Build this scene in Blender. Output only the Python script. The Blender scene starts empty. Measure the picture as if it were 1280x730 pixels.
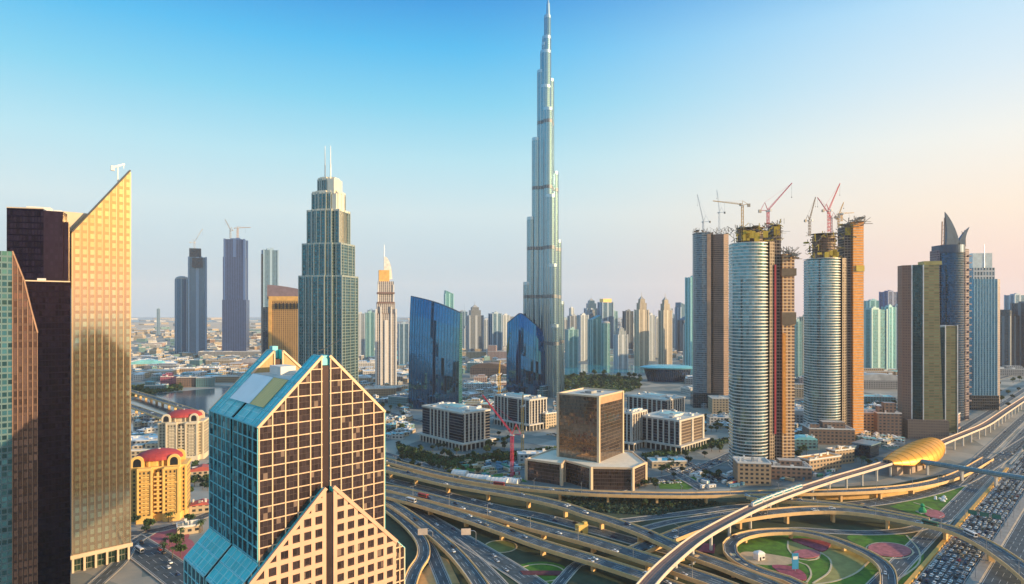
import bpy, bmesh, math, random
from mathutils import Vector, Matrix
R = math.radians
random.seed(11)
# ------------------------------------------------------------------ camera
H = 175.0          # eye height above the street, metres
F = 790.0          # focal length in photo pixels (photo 1280 x 730)
CX, HY = 640.0, 388.0
scene = bpy.context.scene
cam_d = bpy.data.cameras.new('camera')
cam = bpy.data.objects.new('camera', cam_d)
scene.collection.objects.link(cam)
cam.location = (0, 0, H)
cam.rotation_euler = (R(90), 0, 0)
cam_d.sensor_width = 36.0
cam_d.lens = 36.0 * F / 1280.0
cam_d.shift_y = (HY - 365.0) / 1280.0
cam_d.clip_start = 1.0
cam_d.clip_end = 120000.0
scene.camera = cam
# ------------------------------------------------------------------ sky, sun, exposure
SUN_AZ, SUN_EL = 106.0, 12.0        # azimuth clockwise from +Y (the view), elevation
# sRGB by sine of elevation (0 = horizon)
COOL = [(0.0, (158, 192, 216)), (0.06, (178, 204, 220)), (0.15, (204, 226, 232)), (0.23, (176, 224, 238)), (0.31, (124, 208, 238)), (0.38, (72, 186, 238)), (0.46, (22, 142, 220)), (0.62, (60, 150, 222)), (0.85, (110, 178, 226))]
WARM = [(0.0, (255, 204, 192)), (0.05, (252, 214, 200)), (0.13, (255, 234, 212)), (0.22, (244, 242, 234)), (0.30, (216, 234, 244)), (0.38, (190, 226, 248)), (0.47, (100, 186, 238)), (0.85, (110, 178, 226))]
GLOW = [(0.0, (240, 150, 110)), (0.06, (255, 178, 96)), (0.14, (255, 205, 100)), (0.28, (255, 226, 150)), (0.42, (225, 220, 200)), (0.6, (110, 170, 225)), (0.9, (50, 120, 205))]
world = bpy.data.worlds.new("World")
scene.world = world
world.use_nodes = True
wn, wl = world.node_tree.nodes, world.node_tree.links
wn.clear()
wo = wn.new('ShaderNodeOutputWorld')
bg = wn.new('ShaderNodeBackground')
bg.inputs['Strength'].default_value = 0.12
sky = wn.new('ShaderNodeTexSky')
sky.sky_type = 'NISHITA'
sky.sun_disc = False
sky.sun_elevation = R(SUN_EL)
sky.sun_rotation = R(SUN_AZ)
sky.altitude = 0
sky.air_density = 1.2
sky.dust_density = 2.0
sky.ozone_density = 2.5
# evening colours of the clear sky, by height and by side (warm towards the sun, cool away from it)
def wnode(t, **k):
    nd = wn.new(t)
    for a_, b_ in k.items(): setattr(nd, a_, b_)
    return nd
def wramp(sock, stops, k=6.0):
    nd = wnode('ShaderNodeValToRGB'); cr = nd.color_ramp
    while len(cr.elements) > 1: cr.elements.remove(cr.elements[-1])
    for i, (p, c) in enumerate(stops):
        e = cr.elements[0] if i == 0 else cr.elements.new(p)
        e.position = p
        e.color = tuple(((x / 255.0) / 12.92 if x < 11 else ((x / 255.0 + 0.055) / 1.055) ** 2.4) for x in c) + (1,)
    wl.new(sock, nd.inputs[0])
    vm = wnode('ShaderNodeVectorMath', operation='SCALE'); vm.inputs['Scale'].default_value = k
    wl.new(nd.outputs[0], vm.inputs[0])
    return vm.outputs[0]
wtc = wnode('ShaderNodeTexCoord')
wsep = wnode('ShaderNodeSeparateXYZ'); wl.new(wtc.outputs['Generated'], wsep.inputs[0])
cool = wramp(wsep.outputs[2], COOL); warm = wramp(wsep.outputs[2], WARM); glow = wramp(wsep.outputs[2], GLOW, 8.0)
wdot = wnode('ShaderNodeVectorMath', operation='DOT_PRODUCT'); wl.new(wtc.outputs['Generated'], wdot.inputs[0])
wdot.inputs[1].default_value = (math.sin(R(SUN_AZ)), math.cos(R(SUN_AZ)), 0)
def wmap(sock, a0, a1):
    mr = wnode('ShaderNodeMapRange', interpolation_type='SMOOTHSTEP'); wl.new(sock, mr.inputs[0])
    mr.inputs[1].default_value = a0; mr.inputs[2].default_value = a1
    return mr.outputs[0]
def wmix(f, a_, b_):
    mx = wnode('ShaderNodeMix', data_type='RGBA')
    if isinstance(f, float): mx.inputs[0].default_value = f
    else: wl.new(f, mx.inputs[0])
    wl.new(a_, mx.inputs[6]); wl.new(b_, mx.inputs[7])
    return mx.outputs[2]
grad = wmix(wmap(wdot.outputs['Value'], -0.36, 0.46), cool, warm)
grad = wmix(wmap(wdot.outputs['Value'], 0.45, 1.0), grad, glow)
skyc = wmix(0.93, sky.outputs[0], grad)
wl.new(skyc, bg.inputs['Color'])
wl.new(bg.outputs[0], wo.inputs['Surface'])
sun_d = bpy.data.lights.new('sun', 'SUN')
sun = bpy.data.objects.new('sun', sun_d)
scene.collection.objects.link(sun)
sun_d.energy = 5.0
sun_d.angle = R(0.6)
sun_d.color = (1.0, 0.70, 0.38)
tosun = Vector((math.sin(R(SUN_AZ)) * math.cos(R(SUN_EL)), math.cos(R(SUN_AZ)) * math.cos(R(SUN_EL)), math.sin(R(SUN_EL))))
sun.rotation_euler = tosun.to_track_quat('Z', 'Y').to_euler()
sun.location = tosun * 3000
scene.view_settings.view_transform = 'Standard'
scene.view_settings.look = 'None'
scene.view_settings.gamma = 1.0
scene.view_settings.exposure = 0.6
scene.view_settings.use_curve_mapping = False
scene.cycles.max_bounces = 6
scene.cycles.volume_bounces = 1
scene.cycles.glossy_bounces = 3

# ------------------------------------------------------------------ placing helpers
def P(px, py, z=0.0):
    """point at height z seen at photo pixel (px, py)"""
    Y = (H - z) * F / (py - HY)
    return Vector(((px - CX) / F * Y, Y, z))
def Q(px, Y, z=0.0):
    return Vector(((px - CX) / F * Y, Y, z))
def ZT(py, Y):
    return H - (py - HY) / F * Y

COL = scene.collection
def new_id(o):
    COL.objects.link(o)
def thing(name, label, cat, loc=(0, 0, 0), rz=0.0, group=None):
    o = bpy.data.objects.new(name, None)
    new_id(o)
    o.location = loc
    o.rotation_euler = (0, 0, rz)
    o.empty_display_size = 2
    o['label'] = label
    o['category'] = cat
    if group: o['group'] = group
    return o
def tag(o, label=None, cat=None, group=None, kind=None):
    if label: o['label'] = label
    if cat: o['category'] = cat
    if group: o['group'] = group
    if kind: o['kind'] = kind
    return o
def copy_tree(o, parent=None):
    c = o.copy(); new_id(c)
    c.parent = parent
    for ch in list(o.children):
        copy_tree(ch, c)
    return c

# ------------------------------------------------------------------ mesh builder
class MB:
    def __init__(s):
        s.v = []; s.f = []; s.m = []; s.uv = []
    def face(s, pts, m=0, uv=None):
        b = len(s.v)
        s.v += [tuple(p) for p in pts]
        s.f.append(tuple(range(b, b + len(pts))))
        s.m.append(m)
        if uv is None:
            uv = [(p[0], p[1]) for p in pts]
        s.uv.append(uv)
    def wall(s, a, b, z0, z1, m=0, u0=0.0, zb0=None, zb1=None):
        """vertical quad from a to b (xy), outward normal to the right of a->b"""
        L = math.hypot(b[0] - a[0], b[1] - a[1])
        zb0 = z0 if zb0 is None else zb0
        zb1 = z1 if zb1 is None else zb1
        s.face([(a[0], a[1], z0), (b[0], b[1], zb0), (b[0], b[1], zb1), (a[0], a[1], z1)], m,
               [(u0, z0), (u0 + L, zb0), (u0 + L, zb1), (u0, z1)])
        return u0 + L
    def prism(s, poly, z0, z1, m=0, mt=None, bottom=False, top=True, u0=0.0):
        """poly counter-clockwise; u runs along the perimeter, v is height, both in metres"""
        u = u0
        n = len(poly)
        for i in range(n):
            u = s.wall(poly[i], poly[(i + 1) % n], z0, z1, m, u)
        if top:
            s.face([(p[0], p[1], z1) for p in poly], m if mt is None else mt)
        if bottom:
            s.face([(p[0], p[1], z0) for p in reversed(poly)], m if mt is None else mt)
    def box(s, cx, cy, z0, z1, sx, sy, rot=0.0, m=0, mt=None, bottom=True):
        s.prism(rect(cx, cy, sx, sy, rot), z0, z1, m, mt, bottom)
    def slab_xz(s, poly, y0, y1, m=0, me=None, mb=None):
        """poly in (x,z), seen from -y; extruded from y0 (front) to y1 (back)"""
        me = m if me is None else me
        mb = m if mb is None else mb
        n = len(poly)
        ar = sum(poly[i][0] * poly[(i + 1) % n][1] - poly[(i + 1) % n][0] * poly[i][1] for i in range(n))
        if ar < 0: poly = list(reversed(poly))
        s.face([(p[0], y0, p[1]) for p in poly], m, [(p[0], p[1]) for p in poly])
        s.face([(p[0], y1, p[1]) for p in reversed(poly)], mb, [(p[0], p[1]) for p in reversed(poly)])
        for i in range(n):
            a, b = poly[i], poly[(i + 1) % n]
            d = math.hypot(b[0] - a[0], b[1] - a[1])
            s.face([(b[0], y0, b[1]), (a[0], y0, a[1]), (a[0], y1, a[1]), (b[0], y1, b[1])], me,
                   [(d, 0), (0, 0), (0, y1 - y0), (d, y1 - y0)])
    def beam(s, p, q, w, h=None, m=0, up=(0, 0, 1)):
        p = Vector(p); q = Vector(q)
        h = w if h is None else h
        d = (q - p)
        L = d.length
        if L < 1e-6: return
        d.normalize()
        upv = Vector(up)
        if abs(d.dot(upv)) > 0.98: upv = Vector((1, 0, 0)) if abs(d.x) < 0.9 else Vector((0, 1, 0))
        sx = d.cross(upv).normalized() * (w / 2)
        sy = sx.normalized().cross(d).normalized() * (h / 2)
        c = [-sx - sy, sx - sy, sx + sy, -sx + sy]
        A = [p + k for k in c]; B = [q + k for k in c]
        for i in range(4):
            j = (i + 1) % 4
            s.face([A[i], A[j], B[j], B[i]], m, [(0, 0), (w, 0), (w, L), (0, L)])
        s.face([A[3], A[2], A[1], A[0]], m); s.face(B, m)
    def tube(s, p, q, r0, r1=None, n=8, m=0, caps=True):
        p = Vector(p); q = Vector(q); r1 = r0 if r1 is None else r1
        d = (q - p).normalized()
        a = d.orthogonal().normalized(); b = d.cross(a)
        A = [p + (a * math.cos(t) + b * math.sin(t)) * r0 for t in [2 * math.pi * i / n for i in range(n)]]
        B = [q + (a * math.cos(t) + b * math.sin(t)) * r1 for t in [2 * math.pi * i / n for i in range(n)]]
        for i in range(n):
            j = (i + 1) % n
            s.face([A[i], A[j], B[j], B[i]], m)
        if caps:
            s.face(list(reversed(A)), m); s.face(B, m)
    def loft(s, rings, m=0, closed=True, cap0=False, cap1=False):
        """rings: lists of points, same count"""
        for k in range(len(rings) - 1):
            A, B = rings[k], rings[k + 1]
            n = len(A)
            u = 0
            for i in range(n if closed else n - 1):
                j = (i + 1) % n
                du = (Vector(A[j]) - Vector(A[i])).length
                s.face([A[i], A[j], B[j], B[i]], m,
                       [(u, A[i][2]), (u + du, A[j][2]), (u + du, B[j][2]), (u, B[i][2])])
                u += du
        if cap0: s.face(list(reversed(rings[0])), m)
        if cap1: s.face(rings[-1], m)
    def build(s, name, mats, parent=None, smooth=False, merge=False, loc=None):
        me = bpy.data.meshes.new(name)
        me.from_pydata(s.v, [], s.f)
        if not isinstance(mats, (list, tuple)): mats = [mats]
        for mm in mats: me.materials.append(mm)
        me.polygons.foreach_set('material_index', [min(i, len(mats) - 1) for i in s.m])
        uvl = me.uv_layers.new(name='UVMap')
        flat = []
        for u in s.uv:
            for p in u: flat += [p[0], p[1]]
        uvl.data.foreach_set('uv', flat)
        if merge:
            bm = bmesh.new(); bm.from_mesh(me)
            bmesh.ops.remove_doubles(bm, verts=bm.verts, dist=0.001)
            bm.to_mesh(me); bm.free()
        if smooth:
            me.polygons.foreach_set('use_smooth', [True] * len(me.polygons))
        me.update()
        o = bpy.data.objects.new(name, me)
        new_id(o)
        if parent is not None: o.parent = parent
        if loc is not None: o.location = loc
        return o
def rect(cx, cy, sx, sy, rot=0.0):
    c, s_ = math.cos(rot), math.sin(rot)
    return [(cx + x * c - y * s_, cy + x * s_ + y * c) for x, y in
            ((-sx / 2, -sy / 2), (sx / 2, -sy / 2), (sx / 2, sy / 2), (-sx / 2, sy / 2))]
def ngon(cx, cy, rx, ry, n=24, rot=0.0, a0=0.0, a1=2 * math.pi):
    out = []
    full = abs(a1 - a0 - 2 * math.pi) < 1e-6
    for i in range(n if full else n + 1):
        t = a0 + (a1 - a0) * i / n
        x, y = rx * math.cos(t), ry * math.sin(t)
        out.append((cx + x * math.cos(rot) - y * math.sin(rot), cy + x * math.sin(rot) + y * math.cos(rot)))
    return out
def scale_poly(poly, k, cx=None, cy=None):
    cx = sum(p[0] for p in poly) / len(poly) if cx is None else cx
    cy = sum(p[1] for p in poly) / len(poly) if cy is None else cy
    return [(cx + (p[0] - cx) * k, cy + (p[1] - cy) * k) for p in poly]
def grow(poly, d):
    cx = sum(p[0] for p in poly) / len(poly); cy = sum(p[1] for p in poly) / len(poly)
    out = []
    for p in poly:
        L = math.hypot(p[0] - cx, p[1] - cy)
        out.append((cx + (p[0] - cx) * (L + d) / L, cy + (p[1] - cy) * (L + d) / L))
    return out

# ------------------------------------------------------------------ materials
class NT:
    def __init__(s, name):
        s.mat = bpy.data.materials.new(name)
        s.mat.use_nodes = True
        s.n = s.mat.node_tree.nodes; s.l = s.mat.node_tree.links
        s.n.clear()
        s.out = s.n.new('ShaderNodeOutputMaterial')
    def new(s, t, **k):
        nd = s.n.new(t)
        for a, b in k.items(): setattr(nd, a, b)
        return nd
    def link(s, a, b): s.l.new(a, b)
    def val(s, sock, v):
        if isinstance(v, (int, float)): sock.default_value = v
        elif isinstance(v, (tuple, list)): sock.default_value = tuple(v) + ((1.0,) if len(v) == 3 and len(sock.default_value) == 4 else ())
        else: s.l.new(v, sock)
    def math(s, op, a, b=0.0, clamp=False):
        nd = s.n.new('ShaderNodeMath'); nd.operation = op; nd.use_clamp = clamp
        s.val(nd.inputs[0], a); s.val(nd.inputs[1], b)
        return nd.outputs[0]
    def mix(s, fac, a, b):
        nd = s.n.new('ShaderNodeMix'); nd.data_type = 'RGBA'
        s.val(nd.inputs[0], fac); s.val(nd.inputs[6], a); s.val(nd.inputs[7], b)
        return nd.outputs[2]
    def bsdf(s, col, rough=0.6, metal=0.0, normal=None, spec=None):
        b = s.n.new('ShaderNodeBsdfPrincipled')
        s.val(b.inputs['Base Color'], col); s.val(b.inputs['Roughness'], rough); s.val(b.inputs['Metallic'], metal)
        if normal is not None: s.l.new(normal, b.inputs['Normal'])
        if spec is not None: b.inputs['Specular IOR Level'].default_value = spec
        return b.outputs[0]
    def noise(s, scale, detail=4.0, vec=None, rough=0.6):
        nd = s.n.new('ShaderNodeTexNoise')
        nd.inputs['Scale'].default_value = scale
        nd.inputs['Detail'].default_value = detail
        nd.inputs['Roughness'].default_value = rough
        if vec is not None: s.l.new(vec, nd.inputs['Vector'])
        return nd.outputs[0]
    def pos(s):
        return s.n.new('ShaderNodeNewGeometry').outputs['Position']
    def ramp(s, fac, stops):
        nd = s.n.new('ShaderNodeValToRGB')
        cr = nd.color_ramp
        while len(cr.elements) > 1: cr.elements.remove(cr.elements[-1])
        cr.elements[0].position = stops[0][0]; cr.elements[0].color = tuple(stops[0][1]) + (1,)
        for p, c in stops[1:]:
            e = cr.elements.new(p); e.color = tuple(c) + (1,)
        s.l.new(fac, nd.inputs[0])
        return nd.outputs[0]
_mc = {}
def plain(name, col, rough=0.7, metal=0.0, var=0.18, scale=0.15, spec=None):
    """plain surface with uneven, weathered tone"""
    if name in _mc: return _mc[name]
    t = NT(name)
    n1 = t.noise(scale, 5.0, t.pos())
    dark = tuple(c * (1 - var) for c in col); lite = tuple(min(1, c * (1 + var)) for c in col)
    c = t.ramp(n1, [(0.3, dark), (0.7, lite)])
    t.link(t.bsdf(c, rough, metal, spec=spec), t.out.inputs[0])
    _mc[name] = t.mat
    return t.mat
def facade(name, wall, glass, bay=3.0, floor=3.6, fx=0.25, fz=0.3, rough=0.12, metal=0.85, var=0.35,
           wrough=0.6, wmetal=0.0, wob=0.03, bigv=0, wall2=None, blinds=0.0, bcol=(0.6, 0.55, 0.45)):
    """walls with a window grid; the mesh UVs are metres. fx, fz: share of bay / floor that is wall"""
    if name in _mc: return _mc[name]
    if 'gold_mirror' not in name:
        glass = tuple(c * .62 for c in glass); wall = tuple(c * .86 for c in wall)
    t = NT(name)
    uv = t.new('ShaderNodeUVMap'); sep = t.new('ShaderNodeSeparateXYZ'); t.link(uv.outputs[0], sep.inputs[0])
    u = t.math('DIVIDE', sep.outputs[0], bay); v = t.math('DIVIDE', sep.outputs[1], floor)
    fu = t.math('FRACT', u); fv = t.math('FRACT', v)
    mk = t.math('MULTIPLY', t.math('GREATER_THAN', fu, fx), t.math('GREATER_THAN', fv, fz))
    cmb = t.new('ShaderNodeCombineXYZ')
    t.link(t.math('FLOOR', u), cmb.inputs[0]); t.link(t.math('FLOOR', v), cmb.inputs[1])
    wnz = t.new('ShaderNodeTexWhiteNoise'); t.link(cmb.outputs[0], wnz.inputs['Vector'])
    r = wnz.outputs['Value']
    gl = t.mix(r, tuple(c * (1 - var) for c in glass), tuple(min(1, c * (1 + var)) for c in glass))
    rg = rough
    mt = metal
    if blinds > 0:
        wn2 = t.new('ShaderNodeTexWhiteNoise'); wn2.noise_dimensions = '4D'; t.link(cmb.outputs[0], wn2.inputs['Vector']); wn2.inputs['W'].default_value = 3.3
        bl = t.math('LESS_THAN', wn2.outputs['Value'], blinds)
        gl = t.mix(t.math('MULTIPLY', bl, 0.6), gl, bcol)
        mt = t.math('SUBTRACT', metal, t.math('MULTIPLY', bl, metal * 0.7))
    nrm = None
    if wob > 0:
        g = t.new('ShaderNodeNewGeometry')
        vm = t.new('ShaderNodeVectorMath', operation='SUBTRACT'); t.link(wnz.outputs['Color'], vm.inputs[0]); vm.inputs[1].default_value = (.5, .5, .5)
        vs = t.new('ShaderNodeVectorMath', operation='SCALE'); t.link(vm.outputs[0], vs.inputs[0]); vs.inputs['Scale'].default_value = wob
        va = t.new('ShaderNodeVectorMath', operation='ADD'); t.link(g.outputs['Normal'], va.inputs[0]); t.link(vs.outputs[0], va.inputs[1])
        vn = t.new('ShaderNodeVectorMath', operation='NORMALIZE'); t.link(va.outputs[0], vn.inputs[0])
        nrm = vn.outputs[0]
    G = t.bsdf(gl, rg, mt, nrm)
    nz = t.noise(0.06, 4.0, t.pos())
    w2 = wall2 or tuple(c * 0.8 for c in wall)
    W = t.bsdf(t.mix(nz, w2, wall), wrough, wmetal)
    ms = t.new('ShaderNodeMixShader')
    t.link(mk, ms.inputs[0]); t.link(W, ms.inputs[1]); t.link(G, ms.inputs[2])
    t.link(ms.outputs[0], t.out.inputs[0])
    _mc[name] = t.mat
    return t.mat
# ================================================================== SHARED MATERIALS
M_conc = plain('concrete', (0.42, 0.38, 0.32), 0.8)
M_cream = plain('cream_stone', (0.62, 0.50, 0.36), 0.7, var=0.08)
M_white = plain('white_render', (0.72, 0.70, 0.66), 0.6, var=0.08)
M_roofgrey = plain('grey_roof', (0.34, 0.35, 0.35), 0.85, var=0.25, scale=0.08)
M_rooflight = plain('pale_roof', (0.58, 0.55, 0.48), 0.8, var=0.15, scale=0.08)
M_dark = plain('dark_metal', (0.035, 0.04, 0.05), 0.4, 0.5)
M_steel = plain('steel', (0.45, 0.47, 0.5), 0.35, 0.8)
M_silver = plain('silver_metal', (0.62, 0.64, 0.66), 0.28, 0.9, var=0.06)
M_yellow = plain('yellow_paint', (0.75, 0.45, 0.04), 0.5)
M_red = plain('red_paint', (0.55, 0.06, 0.07), 0.5)
M_pinkred = plain('magenta_red_paint', (0.52, 0.05, 0.10), 0.5)
M_gold = plain('golden_cladding', (0.80, 0.42, 0.07), 0.3, 0.75, var=0.1)

def rooftop_kit(parent, x0, x1, y0, y1, z, n, seed, mat=None):
    """air handling boxes and ducts on a roof, one part"""
    rr = random.Random(seed)
    m = MB()
    for i in range(n):
        sx, sy, h = rr.uniform(2, 6), rr.uniform(2, 5), rr.uniform(1.2, 3.2)
        m.box(rr.uniform(x0 + 3, x1 - 3), rr.uniform(y0 + 3, y1 - 3), z, z + h, sx, sy, 0, rr.choice((0, 0, 1)))
    return m.build('roof_equipment', [mat or M_white, M_roofgrey], parent)

# ================================================================== TWIN-GABLED GLASS TOWER (front left of centre)
def gabled_tower():
    HS = 28.0; ZS, ZP = 130.0, 156.0
    c = Vector((-96.4, 283.0, 0))
    t = thing('gabled_glass_tower', 'glass office tower with cream grid facade and steep twin gables split by a dark slot', 'tower', c, R(43))
    g_front = facade('bronze_glass', (0.07, 0.04, 0.035), (0.22, 0.15, 0.15), 1.74, 2.6, 0.06, 0.06, 0.07, 0.85, 0.25, wob=0.03, blinds=0.05, bcol=(0.35, 0.25, 0.18))
    g_side = facade('sky_tinted_glass', (0.02, 0.05, 0.06), (0.10, 0.34, 0.40), 1.35, 2.6, 0.06, 0.07, 0.06, 0.85, 0.4, wob=0.03, blinds=0.08, bcol=(0.2, 0.5, 0.55))  # blue sky reflected by the side panes is put into this tint
    m_roof = facade('sky_tinted_roof_glass', (0.42, 0.92, 0.95), (0.06, 0.95, 1.0), 3.4, 3.4, 0.06, 0.06, 0.35, 0.1, 0.15, wob=0.01, wrough=0.4)  # bright sky reflection put into the roof's cyan base colour
    fr = plain('cream_frame', (0.72, 0.50, 0.32), 0.5, var=0.06)
    fs = plain('shaded_frame', (0.16, 0.56, 0.62), 0.4, 0.1, var=0.06)  # cream frame away from the sun, its teal shade put into the colour
    salmon = plain('salmon_cladding', (0.66, 0.40, 0.27), 0.6, var=0.08)
    slot = plain('slot_glass', (0.07, 0.045, 0.045), 0.25, 0.5)
    G = 1.6   # half slot
    for yf, yb, nm in ((-28, -20, 1), (20, 28, -1)):
        for sgn in (-1, 1):
            m = MB()
            poly = [(-HS, 0), (-G, 0), (-G, ZS + HS - G), (-HS, ZS)]
            poly = [(sgn * x, z) for x, z in poly]
            m.slab_xz(poly, yf, yb, 0, 1, 0)
            m.build('gable_block', [g_front, m_roof], t)
            # cream grid
            f = MB(); e = 0.32
            yo = yf - e / 2 if nm == 1 else yb + e / 2
            def top(x): return ZS + HS - abs(x)
            cols = [G + 0.4] + [G + 5.22 * k for k in range(1, 6)]
            for x in cols:
                x = min(x, HS - 0.3)
                f.beam((sgn * x, yo, 0), (sgn * x, yo, top(x)), 0.46, e, 0, up=(0, 1, 0))
            z = ZS + 20.8
            while z > 2:
                xm = min(HS, ZS + HS - z)
                if xm > G + 1:
                    f.beam((sgn * G, yo, z), (sgn * xm, yo, z), e * 0.9, 0.38, 0)
                z -= 5.2
            f.beam((sgn * G, yo, ZP + 0.1), (sgn * (HS + 0.2), yo, ZS - 0.3), e + 0.35, 1.1, 0)
            f.build('cream_grid', fr, t)
    # central slot and core
    m = MB()
    m.box(0, 0, 0, 145.8, 15.9, 2 * HS - 17, 0, 0); m.box(0, 0, 0, ZS - 3, 2 * HS - 5, 3.1, 0, 0)
    m.box(0, -24.1, 0, 152, 2 * G - .02, 7.2, 0, 0); m.box(0, 24.1, 0, 152, 2 * G - .02, 7.2, 0, 0)
    m.build('core', slot, t)
    m = MB()
    m.box(0, -25.4, 152.2, 156.2, 2.4, 3.6); m.build('ridge_box', fs, t)
    m = MB(); m.box(0, 25.4, 152.2, 158, 2.6, 3.6); m.build('ridge_box', fs, t)
    # middle bays with 45 degree lower roof and open deck
    zt = 146.0
    for sgn in (-1, 1):
        for ya, yb in ((-20, -1.6), (1.6, 20)):
            m = MB()
            xt = HS - (zt - ZS)
            poly = [(sgn * HS, 0), (sgn * 8, 0), (sgn * 8, zt), (sgn * xt, zt), (sgn * HS, ZS)]
            m.slab_xz(poly, ya, yb, 0, 1, 0)
            m.build('middle_block', [g_side, m_roof], t)
        # side facade: glass faces on x = +-HS between the gable slabs' ends
        s = MB()
        for ya, yb in ((-28, -1.6), (1.6, 28)):
            X = sgn * (HS + 0.06)
            pts = [(X, yb, 0), (X, ya, 0), (X, ya, ZS), (X, yb, ZS)]
            if sgn > 0: pts = [(X, ya, 0), (X, yb, 0), (X, yb, ZS), (X, ya, ZS)]
            s.face(pts, 0, [(p[1], p[2]) for p in pts])
        s.build('side_glazing', g_side, t)
        f = MB()
        for k in range(6):
            for q in (-1, 1):
                y = q * (1.6 + 5.28 * k)
                f.beam((sgn * (HS + .2), y, 0), (sgn * (HS + .2), y, ZS), 0.34, 0.3, 0, up=(1, 0, 0))
        z = ZS
        while z > 2:
            for q in (-1, 1):
                f.beam((sgn * (HS + .2), q * 1.6, z), (sgn * (HS + .2), q * 28, z), 0.28, 0.36, 0)
            z -= 5.2
        f.build('side_grid', fs, t)
        # roof ribs on the slope
        f = MB()
        for y in (-27.6, -23.8, -20, -10.8, -1.7, 1.7, 10.8, 20, 23.8, 27.6):
            top_x = 2.2 if abs(y) >= 20 else HS - (zt - ZS)
            f.beam((sgn * HS, y, ZS + .1), (sgn * top_x, y, ZS + HS - top_x + .1), 0.35, 0.4)
        for k in range(1, 6):
            x = HS - 5.2 * k
            for q in (-1, 1):
                a, b = (20, 28) if x < HS - 15.9 else (1.7, 28)
                f.beam((sgn * x, q * a, ZS + HS - x + .1), (sgn * x, q * b, ZS + HS - x + .1), 0.3, 0.3)
        f.beam((sgn * HS, -28, ZS), (sgn * HS, 28, ZS), 0.6, 0.6)
        f.build('roof_ribs', fs, t)
    # pale roof panel and tan louvred panel lying on the left slope, deck between the gables
    pale = plain('pale_panel', (0.80, 0.86, 0.84), 0.5, var=.05)
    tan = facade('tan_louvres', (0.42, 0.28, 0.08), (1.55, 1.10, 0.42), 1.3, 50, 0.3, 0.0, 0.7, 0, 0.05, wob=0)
    m = MB()
    def slope(x, y): return (x, y, ZS + HS + x + 0.45)
    m.face([slope(-22.5, 19), slope(-22.5, -4), slope(-12.2, -4), slope(-12.2, 19)], 0)
    m.build('pale_roof_panel', pale, t)
    m = MB()
    m.face([slope(-22.5, -4.6), slope(-22.5, -19), slope(-12.2, -19), slope(-12.2, -4.6)], 0,
           [(4.6, 0), (19, 0), (19, 14), (4.6, 14)])
    m.build('tan_roof_panel', tan, t)
    m = MB()
    m.face([(-12.1, -20, zt + .3), (12.1, -20, zt + .3), (12.1, 20, zt + .3), (-12.1, 20, zt + .3)], 0)
    m.build('roof_deck', M_rooflight, t)
    m = MB()   # cream inner lining of the gables, seen across the deck
    ribl = facade('ribbed_cream', (0.55, 0.38, 0.16), (0.72, 0.52, 0.25), 1.6, 60, 0.35, 0, 0.7, 0, 0.05, wob=0)
    for sgn in (-1, 1):
        p = [(sgn * 2.0, 19.9, zt), (sgn * 2.0, 19.9, ZP - .4), (sgn * 12, 19.9, zt)]
        if sgn > 0: p = p[::-1]
        m.face(p, 0, [(q[0], q[2]) for q in p])
        m.beam((sgn * 2, 19.7, ZP), (sgn * 12.6, 19.7, zt), 0.6, 0.9, 1)
        m.beam((sgn * 2, 19.7, ZP), (sgn * 2, 19.7, zt), 0.6, 0.6, 1)
    m.build('gable_lining', [ribl, fr], t)
    m = MB(); m.box(-3, 8, zt + .3, zt + 4, 7, 12); m.box(3, -6, zt + .3, zt + 3, 6, 8)
    m.build('roof_plant', M_white, t)
    m = MB(); m.tube((2, -22, ZP - 2), (2, -22, ZP + 3), 0.12); m.beam((2, -22, ZP + 2.6), (11, -20, ZP + 6.5), 0.22); m.beam((2, -22, ZP + 2.6), (-1, -22.5, ZP + 2), 0.3)
    m.build('cleaning_davit', M_dark, t)
    # low side wings with lean-to roofs in the same sky-tinted cyan
    for sgn in (-1, 1):
        for ya, yb in ((-28, -1.2), (1.2, 28)):
            m = MB()
            poly = [(sgn * HS, 0), (sgn * HS, 77), (sgn * (HS + 10.5), 66.5), (sgn * (HS + 10.5), 0)]
            m.slab_xz(poly, ya, yb, 1, 0, 1)
            X = sgn * (HS + 10.56)
            pts = [(X, yb, 0), (X, ya, 0), (X, ya, 66.5), (X, yb, 66.5)]
            if sgn > 0: pts = pts[::-1]
            m.face(pts, 2, [(p[1], p[2]) for p in pts])
            w = m.build('side_wing', [m_roof, g_front, g_side], t)
            f = MB()
            for k in range(6):
                y = ya + (yb - ya) * k / 5
                f.beam((sgn * HS, y, 77.2), (sgn * (HS + 10.5), y, 66.7), 0.35, 0.35)
                f.beam((sgn * (HS + 10.7), y, 0), (sgn * (HS + 10.7), y, 66.5), 0.3, 0.3, up=(1, 0, 0))
            for k in range(3):
                x = HS + 10.5 * k / 2
                f.beam((sgn * x, ya, 77.2 - 10.5 * k / 2), (sgn * x, yb, 77.2 - 10.5 * k / 2), 0.5, 0.35)
            for k in range(12):
                f.beam((sgn * (HS + 10.7), ya, 66.2 - 5.2 * k), (sgn * (HS + 10.7), yb, 66.2 - 5.2 * k), 0.3, 0.3)
            f.build('wing_frame', plain('pale_shaded_frame', (0.35, 0.78, 0.80), 0.4, 0.1), w)  # wing frames carry the teal shade in their colour too
            f = MB()
            for zz in range(1, 14):
                f.beam((sgn * HS, ya - .1 if ya < -2 else yb + .1, zz * 5.2), (sgn * (HS + 10.5 - max(0, zz * 5.2 - 66.5)), ya - .1 if ya < -2 else yb + .1, zz * 5.2), 0.3, 0.5)
            for xx in (2.6, 5.2, 7.9, 10.4):
                f.beam((sgn * (HS + xx), ya - .1 if ya < -2 else yb + .1, 0), (sgn * (HS + xx), ya - .1 if ya < -2 else yb + .1, 77 - xx), 0.5, 0.3, up=(0, 1, 0))
            f.build('wing_grid', fr, w)
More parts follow.
